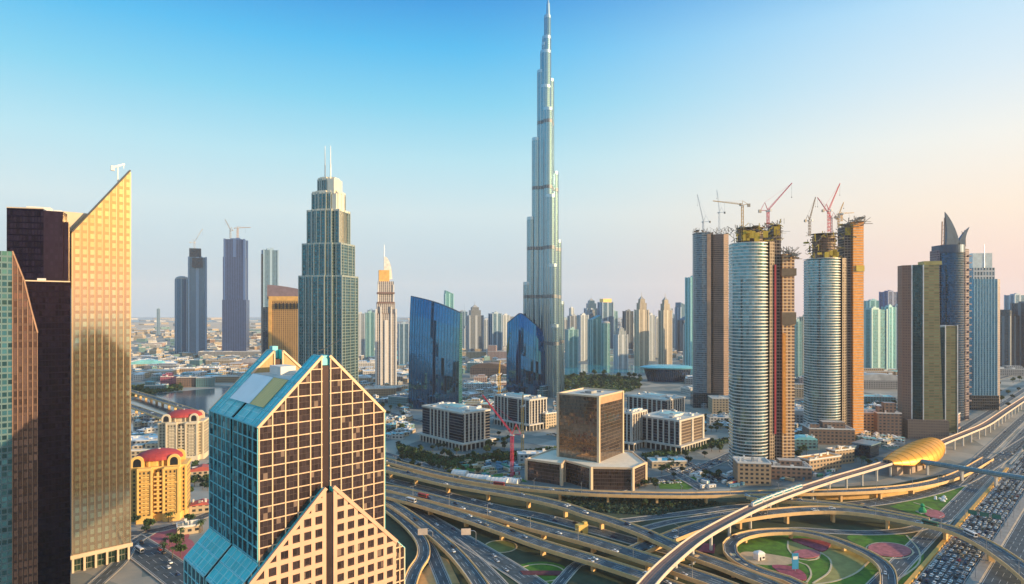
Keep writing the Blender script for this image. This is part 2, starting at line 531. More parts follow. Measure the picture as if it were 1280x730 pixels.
    # projecting lower gables with punched windows
    for sgn in (-1, 1):
        ZL = 102.0
        m = MB()
        poly = [(sgn * G, 0), (sgn * G, ZL), (sgn * 32, ZL - 30), (sgn * 32, 0)]
        m.slab_xz(poly, -31.2, -28.05, 0, 1, 0)
        lg = m.build('lower_gable', [g_front, m_roof], t)
        f = MB()
        yo = -31.55
        def wallstrip(xa, xb, za, zb):
            """thick wall strips clipped under the slope (roughly by two corner heights)"""
            cap = lambda x: ZL + G - x
            pts = [(xa, za), (xb, za), (xb, min(zb, cap(xb))), (xa, min(zb, cap(xa)))]
            if zb > cap(xa) and zb > cap(xb) and za >= cap(xb):
                if za >= cap(xa): return
                xc = ZL + G - za
                pts = [(xa, za), (xc, za), (xa, cap(xa))]
            elif zb > cap(xb) and zb <= cap(xa):
                if za < cap(xb):
                    xc = ZL + G - zb
                    pts = [(xa, za), (xb, za), (xb, cap(xb)), (xc, zb), (xa, zb)]
                else:
                    xc = ZL + G - zb; xd = ZL + G - za
                    pts = [(xa, za), (min(xd, xb), za), (xc, zb), (xa, zb)]
            pts = [(sgn * x, z) for x, z in pts]
            f.slab_xz(pts, yo, -31.2, 0)
        x = G
        while x < 31.9:
            wallstrip(x, x + 1.7, 0, 130)
            x += 4.75
        zz = 3.0
        while zz < ZL:
            x = G + 1.7
            while x < 31.9:
                wallstrip(x, min(x + 3.05, 32), zz, zz + 1.9)
                x += 4.75
            zz += 5.2
        f.beam((sgn * G, -31.4, ZL + .2), (sgn * 32.3, -31.4, ZL - 30.2), 0.9, 1.5)
        f.build('punched_wall', salmon, lg)
    m = MB()
    m.box(0, -29.8, 0, 100, 2 * G - .1, 2.6)
    m.build('entrance_slot', slot, t)
gabled_tower()

# ================================================================== LEFT FOREGROUND TOWERS
def left_towers():
    # golden slope-topped tower
    c = Q(90, 420)
    t = thing('golden_tower', 'tall golden mirrored tower with a steeply slanted roof edge and a maintenance crane on top', 'tower', c, R(43))
    L, D = 34.0, 15.0
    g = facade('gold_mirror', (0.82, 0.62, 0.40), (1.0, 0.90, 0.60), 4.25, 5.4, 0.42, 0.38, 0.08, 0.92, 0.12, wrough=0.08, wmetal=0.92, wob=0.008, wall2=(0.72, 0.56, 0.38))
    # broad piers with bright strips between
    m = MB()
    za, zb = 227.0, 273.0
    poly = [(0, 12), (L, 12), (L, zb), (0, za)]
    m.slab_xz(poly, 0, 5, 0, 1, 1)
    m.build('golden_face', [g, M_dark], t)
    m = MB()
    m.slab_xz([(0.4, 0), (L - .2, 0), (L - .2, zb - 7), (.4, za - 7)], 5.02, D, 0, 1, 0)
    m.build('tower_body', [facade('purple_glass', (0.05, 0.04, 0.06), (0.16, 0.12, 0.16), 2.4, 3.6, 0.2, 0.25, 0.1, 0.85, wob=.02), M_dark], t)
    m = MB()
    m.beam((0, 2.5, za + .3), (L, 2.5, zb + .3), 5.2, 1.0)
    for k in range(9):
        x = k * L / 8
        m.beam((x, 5, za + x * 46 / 34), (x, D, za - 7 + x * 46 / 34), 0.5, 1.2)
    m.build('sloping_roof', M_dark, t)
    m = MB()
    m.beam((27, 3, 264), (27, 3, 275), 0.7, 0.7, up=(0, 1, 0)); m.beam((23.2, 3, 274), (31, 3, 277.5), 1.0, 1.2); m.box(23.8, 3, 272, 275.2, 2.2, 1.8); m.beam((30.5, 3, 277), (30.5, 3, 274.4), .25)
    m.build('maintenance_crane', M_steel, t)
    m = MB()
    # projecting piers and floor lines that catch the light on the face
    for k in range(9):
        x = 0.15 + k * 4.21
        w = .5 if k not in (0, 8) else .9
        m.beam((x, -.18, 12), (x, -.18, za + x * 46 / 34 - 1), w, .35, 0, up=(0, 1, 0))
    m.build('face_piers', plain('gold_piers', (0.80, 0.62, 0.40), 0.22, 0.9, var=.05), t)
    m = MB()
    for k in range(6):
        x = .6 + k * 6.5
        m.box(x, 1.2, 0, 12, 1.3, 1.6)
    m.box(L / 2, 2.2, 9.6, 12.1, L + 2.5, 6)
    m.build('ground_arcade', M_cream, t)
    m = MB(); m.box(L / 2, 6, 0, 9.5, L - 2, 7)
    m.build('shopfront', facade('green_shop', (.2, .2, .15), (.12, .25, .18), 2, 4, .1, .15), t)
    m = MB(); m.box(3.2, 8.6, 190, 241, 14.5, 6.6)
    m.build('stair_block', M_cream, t)
    # dark tower in front of it, stepped
    c = Q(47, 385)
    t = thing('dark_tower', 'almost black stepped office tower with a long lower shoulder, left of the golden tower', 'tower', c, R(24))
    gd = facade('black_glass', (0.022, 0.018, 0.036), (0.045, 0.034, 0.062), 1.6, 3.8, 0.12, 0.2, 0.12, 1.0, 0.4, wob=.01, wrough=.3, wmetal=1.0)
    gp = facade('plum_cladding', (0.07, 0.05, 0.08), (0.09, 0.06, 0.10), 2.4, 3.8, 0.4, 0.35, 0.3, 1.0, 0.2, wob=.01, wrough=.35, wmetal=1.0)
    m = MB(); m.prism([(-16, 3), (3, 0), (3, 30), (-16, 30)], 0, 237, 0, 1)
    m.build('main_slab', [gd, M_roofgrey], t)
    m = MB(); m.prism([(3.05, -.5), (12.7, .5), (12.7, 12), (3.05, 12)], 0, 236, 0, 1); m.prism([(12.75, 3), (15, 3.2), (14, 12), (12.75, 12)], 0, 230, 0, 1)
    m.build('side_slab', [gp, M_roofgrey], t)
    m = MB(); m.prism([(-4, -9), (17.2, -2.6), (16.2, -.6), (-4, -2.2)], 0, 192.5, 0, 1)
    m.build('shoulder', [gd, M_roofgrey], t)
    m = MB(); m.beam((-4, -9.1, 192.7), (17.2, -2.7, 192.7), .5, .7); m.build('roof_edge', M_cream, t); m = MB(); m.beam((-16, 2.9, 237.2), (3, -.1, 237.2), .4, .6)
    m.build('roof_edge', M_cream, t)
    for a_ in ((-2, 14, 237.1, 239.5, 12, 8), (8, 12, 236, 238, 4, 4), (3, -4.4, 192.6, 194.4, 4, 2)):
        m = MB(); m.box(*a_); m.build('roof_unit', M_white, t)
    # leftmost tower with slanted shoulder
    c = Q(15.5, 300)
    t = thing('slanted_tower', 'leftmost tower with teal mottled glass on one side and a bronze gridded side sloping down', 'tower', c, R(43))
    m = MB(); m.slab_xz([(0, 0), (9.6, 0), (9.6, 164), (7, 176), (4.5, 189), (0, 203)], 0, 28, 0, 1, 0)
    m.build('bronze_side', [facade('bronze_grid', (0.12, 0.07, 0.06), (0.36, 0.22, 0.18), 1.9, 3.9, 0.3, 0.3, 0.12, 0.8, 0.4, wob=.04, wmetal=.3), M_dark], t)
    m = MB()
    for k in range(6): m.beam((1.9 * k, -.2, 0), (1.9 * k, -.2, 203 - (1.9 * k) * (3.2 if k < 3 else 4.05)), .2, .25, up=(0, 1, 0))
    m.beam((0, -.1, 203.2), (4.5, -.1, 189.2), .4, .6); m.beam((4.5, -.1, 189.2), (7, -.1, 176.2), .4, .6); m.beam((7, -.1, 176.2), (9.6, -.1, 164.2), .4, .6)
    m.build('cream_piers', plain('tan_piers', (.34, .20, .13), .5), t)
    m = MB(); m.prism([(-.1, 0), (-.1, 28), (-24, 28), (-24, 0)][::-1], 0, 203, 0, 1)
    m.build('teal_block', [facade('teal_mottled', (0.12, 0.22, 0.24), (0.14, 0.40, 0.46), 2.2, 2.9, 0.22, 0.3, 0.1, 0.8, 0.6, wob=.05), M_roofgrey], t)
left_towers()

# ================================================================== TALLEST TOWER
def tallest_tower():
    Y = 1312.0
    c = Q(681.5, Y)
    t = thing('needle_skyscraper', 'silvery needle skyscraper, the tallest by far, narrowing in stepped setbacks to a spire', 'skyscraper', c, 0)
    t['category'] = 'skyscraper'
    gb = facade('needle_glass', (0.26, 0.44, 0.52), (0.30, 0.56, 0.70), 1.5, 3.7, 0.36, 0.28, 0.14, 0.9, 0.18, wrough=0.25, wmetal=0.9, wob=.012, wall2=(0.26, 0.38, 0.45))
    band = plain('louvre_band', (0.16, 0.18, 0.20), 0.4, 0.6)
    fin = plain('needle_fin', (0.40, 0.54, 0.62), 0.3, 0.9, var=.05)
    finm = fin
    def lobe(cx, cy, r, z1, z0=0, n=20, nm='wing_tier'):
        m = MB()
        poly = ngon(cx, cy, r, r, n)
        m.prism(poly, z0, z1, 0, 1)
        for zb in (105, 200, 300, 425, 560):
            if zb < z1 - 10: m.prism(ngon(cx, cy, r + .35, r + .35, n), zb, zb + 7, 1, 1, True)
        m.prism(ngon(cx, cy, r + .3, r + .3, n), z1 - 5, z1 + 1.2, 2, 2, True)
        o = m.build(nm, [gb, band, finm], t)
        f = MB()
        k = 0
        while k < n:
            p = ngon(cx, cy, r + .25, r + .25, n)[k]
            f.beam((p[0], p[1], z0), (p[0], p[1], z1), .45, .5)
            k += 2
        f.build('vertical_fins', fin, o)
    # three wings, stepping up in a spiral; (distance, radius, height)
    wings = {172: [(37, 8.5, 233), (29, 9, 368), (18, 9.5, 532), (8, 8.5, 672)],
             48: [(50, 8.5, 193), (40, 9, 323), (29, 9.5, 466), (14, 9.5, 657)],
             292: [(46, 8.5, 146), (36, 9, 268), (25, 9.5, 410), (13, 9.5, 590)]}
    for a, L in wings.items():
        dx, dy = math.cos(R(a)), math.sin(R(a))
        for d, r, z in L:
            lobe(dx * d, dy * d, r, z)
            m = MB()
            px_, py_ = -dy * (r - 2.2), dx * (r - 2.2)
            m.prism([(px_ * -1, py_ * -1), (dx * d - px_, dy * d - py_), (dx * d + px_, dy * d + py_), (px_, py_)], 0, z - 4, 0, 1)
            m.build('wing_web', [gb, fin], t)
    lobe(0, 0, 11.5, 640, nm='core')
    lobe(1, 0, 11.0, 712, 640, nm='upper_core')
    lobe(3, 0, 9.0, 742, 712, 16, 'upper_core')
    lobe(4.5, 0, 6.6, 786, 742, 12, 'spire_base')
    lobe(-2, -3, 5.0, 728, 712, 12, 'spire_base')
    m = MB()
    m.tube((6, 0, 786), (6, 0, 812), 4.2, 3.4, 12); m.tube((6, 0, 812), (6, 0, 838), 2.2, .8, 10)
    m.build('spire', fin, t, smooth=False)
tallest_tower()

# ================================================================== STEPPED TOWER WITH TWO MASTS
def masts_tower():
    Y = 760.0
    c = Q(411, Y + 25)
    t = thing('stepped_tower', 'dark teal ribbed skyscraper stepping in to a pale crown with two thin masts', 'skyscraper', c, R(-14))
    g = facade('deep_teal_glass', (0.16, 0.24, 0.26), (0.07, 0.25, 0.32), 3.4, 3.6, 0.22, 0.3, 0.1, 0.85, 0.35, wob=.03)
    rib = plain('pale_rib', (0.36, 0.42, 0.40), 0.4, 0.4, var=.06)
    crown = plain('crown_stone', (0.78, 0.72, 0.58), 0.45, 0.2, var=.05)
    def tier(w, d, z0, z1, i):
        m = MB()
        k = w / 2; q = d / 2; a = w * .30; b = w * .14
        poly = [(-k, -q + 5), (-a, -q + 5), (-a, -q + 1.5), (-b, -q + 1.5), (-b, -q), (b, -q), (b, -q + 1.5), (a, -q + 1.5), (a, -q + 5), (k, -q + 5),
                (k, q - 5), (a, q - 5), (a, q), (-a, q), (-a, q - 5), (-k, q - 5)]
        m.prism(poly, z0, z1, 0, 1)
        o = m.build('tower_tier', [g, rib], t)
        f = MB()
        for p in poly:
            f.beam((p[0], p[1], z0), (p[0], p[1], z1 + 2), 1.3, 1.3)
        xs = [-k + .12 * w, -a * .72, -b * .0, a * .72, k - .12 * w]
        for x in xs:
            yy = -q - .2 if abs(x) < b else (-q + 1.3 if abs(x) < a else -q + 4.8)
            f.beam((x, yy, z0), (x, yy, z1 + 2), .9, .8)
        for y in (-q * .5, 0, q * .5):
            f.beam((k + .1, y, z0), (k + .1, y, z1 + 2), .9, .9); f.beam((-k - .1, y, z0), (-k - .1, y, z1 + 2), .9, .9)
        f.build('ribs', rib, o)
        f = MB(); f.prism(scale_poly(poly, 1.01), z1, z1 + (2.2 if i < 3 else 4), 0, 0, True)
        f.build('coping', crown if i > 1 else rib, o)
    tier(58, 50, 0, ZT(346, Y), 0)
    tier(52, 44, ZT(346, Y), ZT(305, Y), 1)
    tier(43, 37, ZT(305, Y), ZT(262, Y), 2)
    tier(34, 30, ZT(262, Y), ZT(240, Y), 3)
    tier(23, 22, ZT(240, Y), ZT(222, Y), 4)
    m = MB()
    for x, w, za, zb in ((10, 9, 240, 224), (14.5, 6, 262, 243), (19, 5, 305, 266)):
        m.box(x, -3, ZT(za, Y) - 1, ZT(zb, Y) + 3, w, 20)
    m.box(3, 2, ZT(222, Y), ZT(222, Y) + 5, 12, 12)
    m.build('pale_crown', crown, t)
    for x in (-4, 3.5):
        m = MB(); z = ZT(222, Y)
        m.tube((x, -2, z), (x, -2, z + 22), .75, .75, 8); m.tube((x, -2, z + 22), (x, -2, ZT(176, Y)), .55, .3, 8)
        m.build('mast', M_steel, t)
masts_tower()
# ================================================================== BLUE CURVED GLASS TOWERS
def blue_towers():
    def bt(name, label, c, rz, W, D, zl, zr, bulge, zmid=None):
        t = thing(name, label, 'tower', c, rz)
        g = facade('cobalt_glass', (0.02, 0.05, 0.09), (0.07, 0.30, 0.58), 3.0, 3.9, 0.05, 0.06, 0.04, 0.95, 0.12, wob=.008)
        e = facade('green_edge', (0.05, 0.25, 0.24), (0.04, 0.22, 0.24), 2, 3.9, .2, .2, .15, .8, wob=.02)
        n = 18
        def x_(i): return -W / 2 + W * i / n
        def y_(i): return -bulge * (1 - (2 * i / n - 1) ** 2)
        def zt(i):
            s = i / n
            if zmid:  # leaf shaped top
                pk, zp = zmid
                return zl + (zp - zl) * (s / pk) if s < pk else zp + (zr - zp) * ((s - pk) / (1 - pk)) ** 1.15
            return zl + (zr - zl) * s - 4 * math.sin(math.pi * s) * -1
        m = MB(); u = 0
        NZ = 6
        def lean(f): return 15.0 * f ** 3      # lean shaped so the top mirrors higher, bluer sky
        for i in range(n):
            for k in range(NZ):
                f0, f1 = k / NZ, (k + 1) / NZ
                za0, za1, zb0, zb1 = zt(i) * f0, zt(i) * f1, zt(i + 1) * f0, zt(i + 1) * f1
                m.face([(x_(i), y_(i) + lean(f0), za0), (x_(i + 1), y_(i + 1) + lean(f0), zb0), (x_(i + 1), y_(i + 1) + lean(f1), zb1), (x_(i), y_(i) + lean(f1), za1)], 0,
                       [(u, za0), (u + W / n, zb0), (u + W / n, zb1), (u, za1)])
            m.face([(x_(i), y_(i) + 15, zt(i)), (x_(i + 1), y_(i + 1) + 15, zt(i + 1)), (x_(i + 1), D, zt(i + 1)), (x_(i), D, zt(i))], 1)
            m.face([(x_(i + 1), D, 0), (x_(i), D, 0), (x_(i), D, zt(i)), (x_(i + 1), D, zt(i + 1))], 0, [(u + W / n, 0), (u, 0), (u, zt(i)), (u + W / n, zt(i + 1))])
            u += W / n
        m.build('glass_shell', [g, M_dark], t)
        m = MB()
        q_ = [(lean(k / 6), zr * k / 6) for k in range(6, 0, -1)]
        m.face([(W / 2, 0, 0), (W / 2, D, 0), (W / 2, D, zr)] + [(W / 2, a, b) for a, b in q_], 0, [(0, 0), (D, 0), (D, zr)] + q_)
        m.build('end_wall', e, t)
        m = MB()
        q_ = [(lean(k / 6), zl * k / 6) for k in range(1, 7)]
        m.face([(-W / 2, D, 0), (-W / 2, 0, 0)] + [(-W / 2, a, b) for a, b in q_] + [(-W / 2, D, zl)], 0, [(D, 0), (0, 0)] + q_ + [(D, zl)])
        m.build('end_wall', e, t)
        f = MB()
        for i in range(0, n + 1):
            for k in range(NZ): f.beam((x_(i), y_(i) - .2 + lean(k / NZ), zt(i) * k / NZ), (x_(i), y_(i) - .2 + lean((k + 1) / NZ), zt(i) * (k + 1) / NZ), .5, .7)
        f.build('vertical_fins', plain('navy_fin', (.05, .10, .18), .35, .6), t)
        m = MB()
        for i in range(n):
            m.beam((x_(i), y_(i) + 15, zt(i) + .3), (x_(i + 1), y_(i + 1) + 15, zt(i + 1) + .3), 1.0, 1.2)
        m.build('roof_edge', plain('navy_trim', (.04, .07, .13), .4, .5), t)
    Y = 1120.0
    bt('blue_glass_tower', 'cobalt blue curved glass tower whose top slopes down to the right', Q(542, Y), R(-6), 90, 34, ZT(370, Y), ZT(391, Y), 9)
    Y = 1300.0
    bt('blue_glass_tower', 'dark blue glass tower with a pointed leaf-shaped top, in front of the tallest tower', Q(661, Y), R(-6), 92, 36, ZT(404, Y), ZT(424, Y), 16, (.30, ZT(391, Y)))
blue_towers()

# ================================================================== BROWN GLASS CUBE ON PODIUM
def cube_office():
    t = thing('glass_cube_office', 'brown mirrored cube office with cream corners standing on a low angular podium', 'office building', (0, 0, 0))
    g = facade('brown_mirror', (0.20, 0.13, 0.09), (0.42, 0.34, 0.28), 1.6, 3.6, 0.08, 0.10, 0.07, 0.88, 0.25, wob=.03)
    cor = plain('cream_corner', (0.66, 0.50, 0.34), 0.55, var=.06)
    fr = Vector((87.7, 640)); e1 = Vector((-math.cos(R(34)), math.sin(R(34)))); e2 = Vector((math.cos(R(54)), math.sin(R(54))))
    L1, L2 = 47, 54
    p = [fr, fr + e2 * L2, fr + e2 * L2 + e1 * L1, fr + e1 * L1]
    m = MB(); m.prism([tuple(q) for q in p], 20, 87, 0, 1); m.build('glass_cube', [g, M_rooflight], t)
    m = MB()
    for q in p: m.box(q.x, q.y, 20, 88.2, 2.6, 2.6, R(54))
    for i in range(4):
        a, b = p[i], p[(i + 1) % 4]
        m.beam((a.x, a.y, 87.6), (b.x, b.y, 87.6), 1.8, 1.6)
    a, b = p[0], p[1]
    m.build('corner_frame', cor, t)
    m = MB()
    n = Vector((e2.y, -e2.x)) * .35
    m.face([(p[0].x + n.x, p[0].y + n.y, 79.5), (p[1].x + n.x, p[1].y + n.y, 79.5), (p[1].x + n.x, p[1].y + n.y, 86.8), (p[0].x + n.x, p[0].y + n.y, 86.8)])
    m.build('parapet_band', plain('tan_band', (.50, .30, .17), .5), t)
    m = MB()
    cc = (p[0] + p[2]) / 2
    m.box(cc.x, cc.y, 87, 89.4, 12, 8, R(54)); m.box(cc.x + 9, cc.y + 8, 87, 88.5, 6, 10, R(54)); m.box(cc.x - 8, cc.y - 2, 87, 88.2, 5, 5, R(54))
    m.build('roof_equipment', M_roofgrey, t)
    pod = [P(658, 600), P(702, 607), P(706, 602), P(739, 612), P(791, 613), P(807, 605), P(790, 590), P(740, 582), P(690, 586)]
    poly = [(q.x, q.y) for q in pod]
    m = MB(); m.prism(poly, 0, 21, 0, 1)
    m.build('podium', [facade('podium_brown', (0.12, 0.08, 0.07), (0.22, 0.15, 0.14), 1.7, 3.6, .12, .18, .12, .7, .4, wob=.03), plain('podium_roof', (.82, .72, .56), .8, var=.08)], t)
    m = MB()
    for i in range(len(poly)):
        a, b = poly[i], poly[(i + 1) % len(poly)]
        m.beam((a[0], a[1], 21.4), (b[0], b[1], 21.4), 1.2, 1.9)
        m.box(a[0], a[1], 0, 22.2, 2.6, 2.6, R(30))
    a, b = poly[3], poly[4]
    m.build('podium_frame', cor, t)
cube_office()

# ================================================================== WHITE COLONNADED OFFICE BLOCKS
M_frame = plain('stone_frame', (.56, .52, .46), .7, var=.1)
def square_block(label, px, py, rz, LX, LY, h, groups_l, groups_r, brown=False, seed=1):
    """front corner at pixel (px,py) on the ground; LX runs back-left, LY back-right"""
    c = P(px, py)
    t = thing('colonnaded_office_block', label, 'office block', c, rz, 'white framed office blocks')
    dark = facade('navy_glass', (0.30, 0.30, 0.30), (0.05, 0.07, 0.13), 6, 3.8, 0.0, 0.14, .12, .8, .4, wob=.03) if not brown else \
        facade('sunlit_fawn_glass', (0.36, 0.27, 0.20), (0.22, 0.18, 0.16), 2.2, 3.8, .25, .3, .15, .6, .3, wob=.02)  # evening sun on these walls put into a brown glass tint
    nav = facade('navy_glass', (0.30, 0.30, 0.30), (0.05, 0.07, 0.13), 6, 3.8, 0.0, 0.14, .12, .8, .4, wob=.03)
    zb = 9.5
    # local: front corner at origin, left face along +Y?  use axes x (right-back) and y (left-back)
    m = MB()
    m.prism([(0, 0), (LY, 0), (LY, LX), (0, LX)], zb, h - 2.0, 0, 1)
    m.face([(0 - .05, LX, zb), (0 - .05, 0, zb), (0 - .05, 0, h - 2), (0 - .05, LX, h - 2)], 1, [(0, zb), (LX, zb), (LX, h), (0, h)])
    m.build('glazed_body', [dark, nav], t)
    m = MB(); m.prism([(-.8, -.8), (LY + .8, -.8), (LY + .8, LX + .8), (-.8, LX + .8)], h - 2.2, h, 0, 1, True)
    m.build('roof_slab', [M_frame, M_rooflight], t)
    m = MB()
    for a, b in groups_l:
        n = max(2, int(round((b - a) * LX / 8)))
        for k in range(n + 1):
            y = (a + (b - a) * k / n) * LX
            m = MB(); m.box(-.5, y, zb, h - 2.2, 1.2, 1.9); m.build('column', M_frame, t)
    for a, b in groups_r:
        n = max(2, int(round((b - a) * LY / 6)))
        for k in range(n + 1):
            x = (a + (b - a) * k / n) * LY
            m = MB(); m.box(x, -.5, zb, h - 2.2, 1.9, 1.2); m.build('column', M_frame, t)
    m = MB()
    m.prism([(-6, -6), (LY + 6, -6), (LY + 6, LX + 6), (-6, LX + 6)], zb - 1.8, zb, 0, 0, True)
    for k in range(int((LX + 12) / 7)):
        m.box(-5.4, -5.4 + k * 7, 0, zb - 1.8, 1.3, 1.3)
    for k in range(int((LY + 12) / 7)):
        m.box(-5.4 + k * 7, -5.4, 0, zb - 1.8, 1.3, 1.3)
    m.build('arcade', M_frame, t)
    m = MB(); m.prism([(-1.5, -1.5), (LY + 1, -1.5), (LY + 1, LX + 1), (-1.5, LX + 1)], 0, zb - 1.9)
    m.build('ground_floor', M_dark, t)
    m = MB()
    m.prism([(LY * .3, LX * .3), (LY * .7, LX * .3), (LY * .7, LX * .7), (LY * .3, LX * .7)], h, h + 2.4, 0, 1)
    m.build('roof_light', [M_white, plain('teal_rooflight', (.25, .5, .5), .35, var=.2)], t)
    rooftop_kit(t, 0, LY, 0, LX, h, 12, seed)
RZ = R(-4)
square_block('white framed dark office block left of the magenta crane, nearest the cobalt tower', 579, 563, R(43), 88, 44, 47, [(.34, .78)], [(.05, .78)], seed=2)
square_block('white framed dark office block at the foot of the leaf-topped blue tower', 662, 538, R(43), 78, 36, 45, [(.0, .3), (.60, .98)], [(.1, .95)], seed=3)
square_block('slim sunlit-fawn office block with a dark end strip, just right of the brown cube', 790, 562, R(50), 13, 38, 46, [(.1, .95)], [(0, 1)], True, seed=4)
square_block('white framed office block with sunlit-fawn side wall nearest the boulevard, teal roof light on top', 849, 566, R(46), 56, 62, 40, [(.1, .95)], [(.0, .04), (.5, .54), (.96, 1)], True, seed=5)
square_block('white framed office block farthest back, behind the fawn-walled block', 832, 535, R(43), 70, 52, 42, [(.1, .45), (.6, .95)], [(.1, .95)], seed=6)

# ================================================================== CRANES
def crane(label, base, h, jib, el, az, mat, kind='luffing', w=2.2, group='tower cranes', cab=True):
    """base: world point the mast stands on; az: azimuth of the jib, clockwise from +Y"""
    t = thing('tower_crane', label, 'crane', base, R(90) - R(az), group)
    m = MB()
    for sx in (-1, 1):
        for sy in (-1, 1):
            m.beam((sx * w / 2, sy * w / 2, 0), (sx * w / 2, sy * w / 2, h), w * .17)
    n = max(3, int(h / (w * 1.6)))
    for k in range(n):
        z0, z1 = h * k / n, h * (k + 1) / n
        s = 1 if k % 2 else -1
        for q in (-1, 1):
            m.beam((s * w / 2, q * w / 2, z0), (-s * w / 2, q * w / 2, z1), w * .1)
            m.beam((q * w / 2, s * w / 2, z0), (q * w / 2, -s * w / 2, z1), w * .1)
    m.build('mast', mat, t)
    m = MB(); m.box(0, 0, h, h + 1.2, w * 1.6, w * 1.6); m.box(w * .9, -w * .9, h + .2, h + 2.6, 2.0, 1.6)
    m.build('cab', M_white, t)
    c, s_ = math.cos(R(el)), math.sin(R(el))
    def J(d, o, y): return (d * c - o * s_, y, h + 1.2 + d * s_ + o * c)
    m = MB()
    jw = w * .65
    for (o, y) in ((0, -jw / 2), (0, jw / 2), (jw, 0)):
        m.beam(J(0, o, y), J(jib, o * .4, y * .5), w * .16)
    n = max(5, int(jib / (w * 1.5)))
    for k in range(n):
        d0, d1 = jib * k / n, jib * (k + 1) / n
        m.beam(J(d0, 0, -jw / 2 * (1 - .5 * k / n)), J(d1, jw * (1 - .6 * k / n), 0), w * .09)
        m.beam(J(d1, jw * (1 - .6 * k / n), 0), J(d1, 0, jw / 2 * (1 - .5 * k / n)), w * .09)
    m.build('jib', mat, t)
    cj = jib * .26
    m = MB(); m.beam((0, -jw / 2, h + 1.2), (-cj, -jw / 2, h + 1.6), w * .16); m.beam((0, jw / 2, h + 1.2), (-cj, jw / 2, h + 1.6), w * .16)
    m.build('counter_jib', mat, t)
    m = MB(); m.box(-cj + 1.5, 0, h - 1.2, h + 2.2, 3, w * .9)
    m.build('counterweight', M_conc, t)
    m = MB()
    ah = jib * (.22 if kind == 'luffing' else .14)
    ax = -cj * .35 if kind == 'luffing' else 0
    for q in (-1, 1):
        m.beam((0, q * jw / 2, h + 1.2), (ax, 0, h + 1.2 + ah), w * .14)
        m.beam((-cj * .8, q * jw / 2, h + 1.2), (ax, 0, h + 1.2 + ah), w * .1)
    e = J(jib * (.95 if kind == 'luffing' else .7), jw * .3, 0)
    m.beam((ax, 0, h + 1.2 + ah), e, w * .06)
    m.build('a_frame', mat, t)
    m = MB(); e = J(jib * (.98 if kind == 'luffing' else .6), 0, 0)
    m.beam(e, (e[0], 0, e[2] - jib * .35), w * .05); m.box(e[0], 0, e[2] - jib * .35 - 1, e[2] - jib * .35, .8, .6)
    m.build('hoist_line', M_dark, t)
    return t

# ================================================================== TOWERS UNDER CONSTRUCTION
def banded_shell(m, poly, z0, z1, step, proj, mb, hb=1.4):
    z = z0
    while z < z1:
        m.prism(grow(poly, proj), z, z + hb, mb, mb, True)
        z += step
def scaffold(parent, x0, x1, y0, y1, z0, z1, n, seed, mats, name='scaffolding', dens=1.0):
    rr = random.Random(seed); m = MB()
    for i in range(n):
        x, y = rr.uniform(x0, x1), rr.choice((y0, y1, rr.uniform(y0, y1)))
        z = rr.uniform(z0, z1)
        L = rr.uniform(3, 9)
        d = rr.choice(((1, 0, 0), (0, 0, 1), (.7, 0, .7), (-.7, 0, .7), (0, 1, 0), (0, 0, 1)))
        m.beam((x, y, z), (x + d[0] * L, y + d[1] * L, min(z1 + 3, z + d[2] * L)), rr.uniform(.25, .7), None, rr.randrange(len(mats)))
    for i in range(n // 7):
        x, y, z = rr.uniform(x0, x1), rr.uniform(y0, y1), rr.uniform(z0, z1)
        m.box(x, y, z, z + rr.uniform(.5, 2.6), rr.uniform(2, 6), rr.uniform(2, 6), 0, rr.randrange(len(mats)))
    return m.build(name, mats, parent)
M_scafY = plain('formwork_yellow', (0.50, 0.36, 0.04), .6)
M_scafG = plain('formwork_brown', (0.20, 0.15, 0.10), .8)
M_scafS = plain('scaffold_steel', (0.16, 0.17, 0.17), .5, .4)
M_orange = plain('orange_safety_netting', (0.80, 0.34, 0.07), 0.8, var=.22, scale=.25)
M_rust = plain('rust_netting', (0.34, 0.17, 0.11), .85, var=.3, scale=.2)
F_band = facade('banded_glass', (0.40, 0.42, 0.42), (0.18, 0.42, 0.52), 2.6, 3.6, 0.07, 0.10, 0.10, 0.85, 0.3, wob=.02, wmetal=.3)
F_raw = facade('raw_floors', (0.36, 0.29, 0.24), (0.05, 0.04, 0.05), 3.2, 3.6, 0.16, 0.34, .7, 0.0, .8, wob=0)
F_rawb = facade('raw_floors_brown', (0.34, 0.22, 0.17), (0.09, 0.06, 0.05), 2.4, 3.6, 0.3, 0.34, .6, 0.0, .8, wob=0)

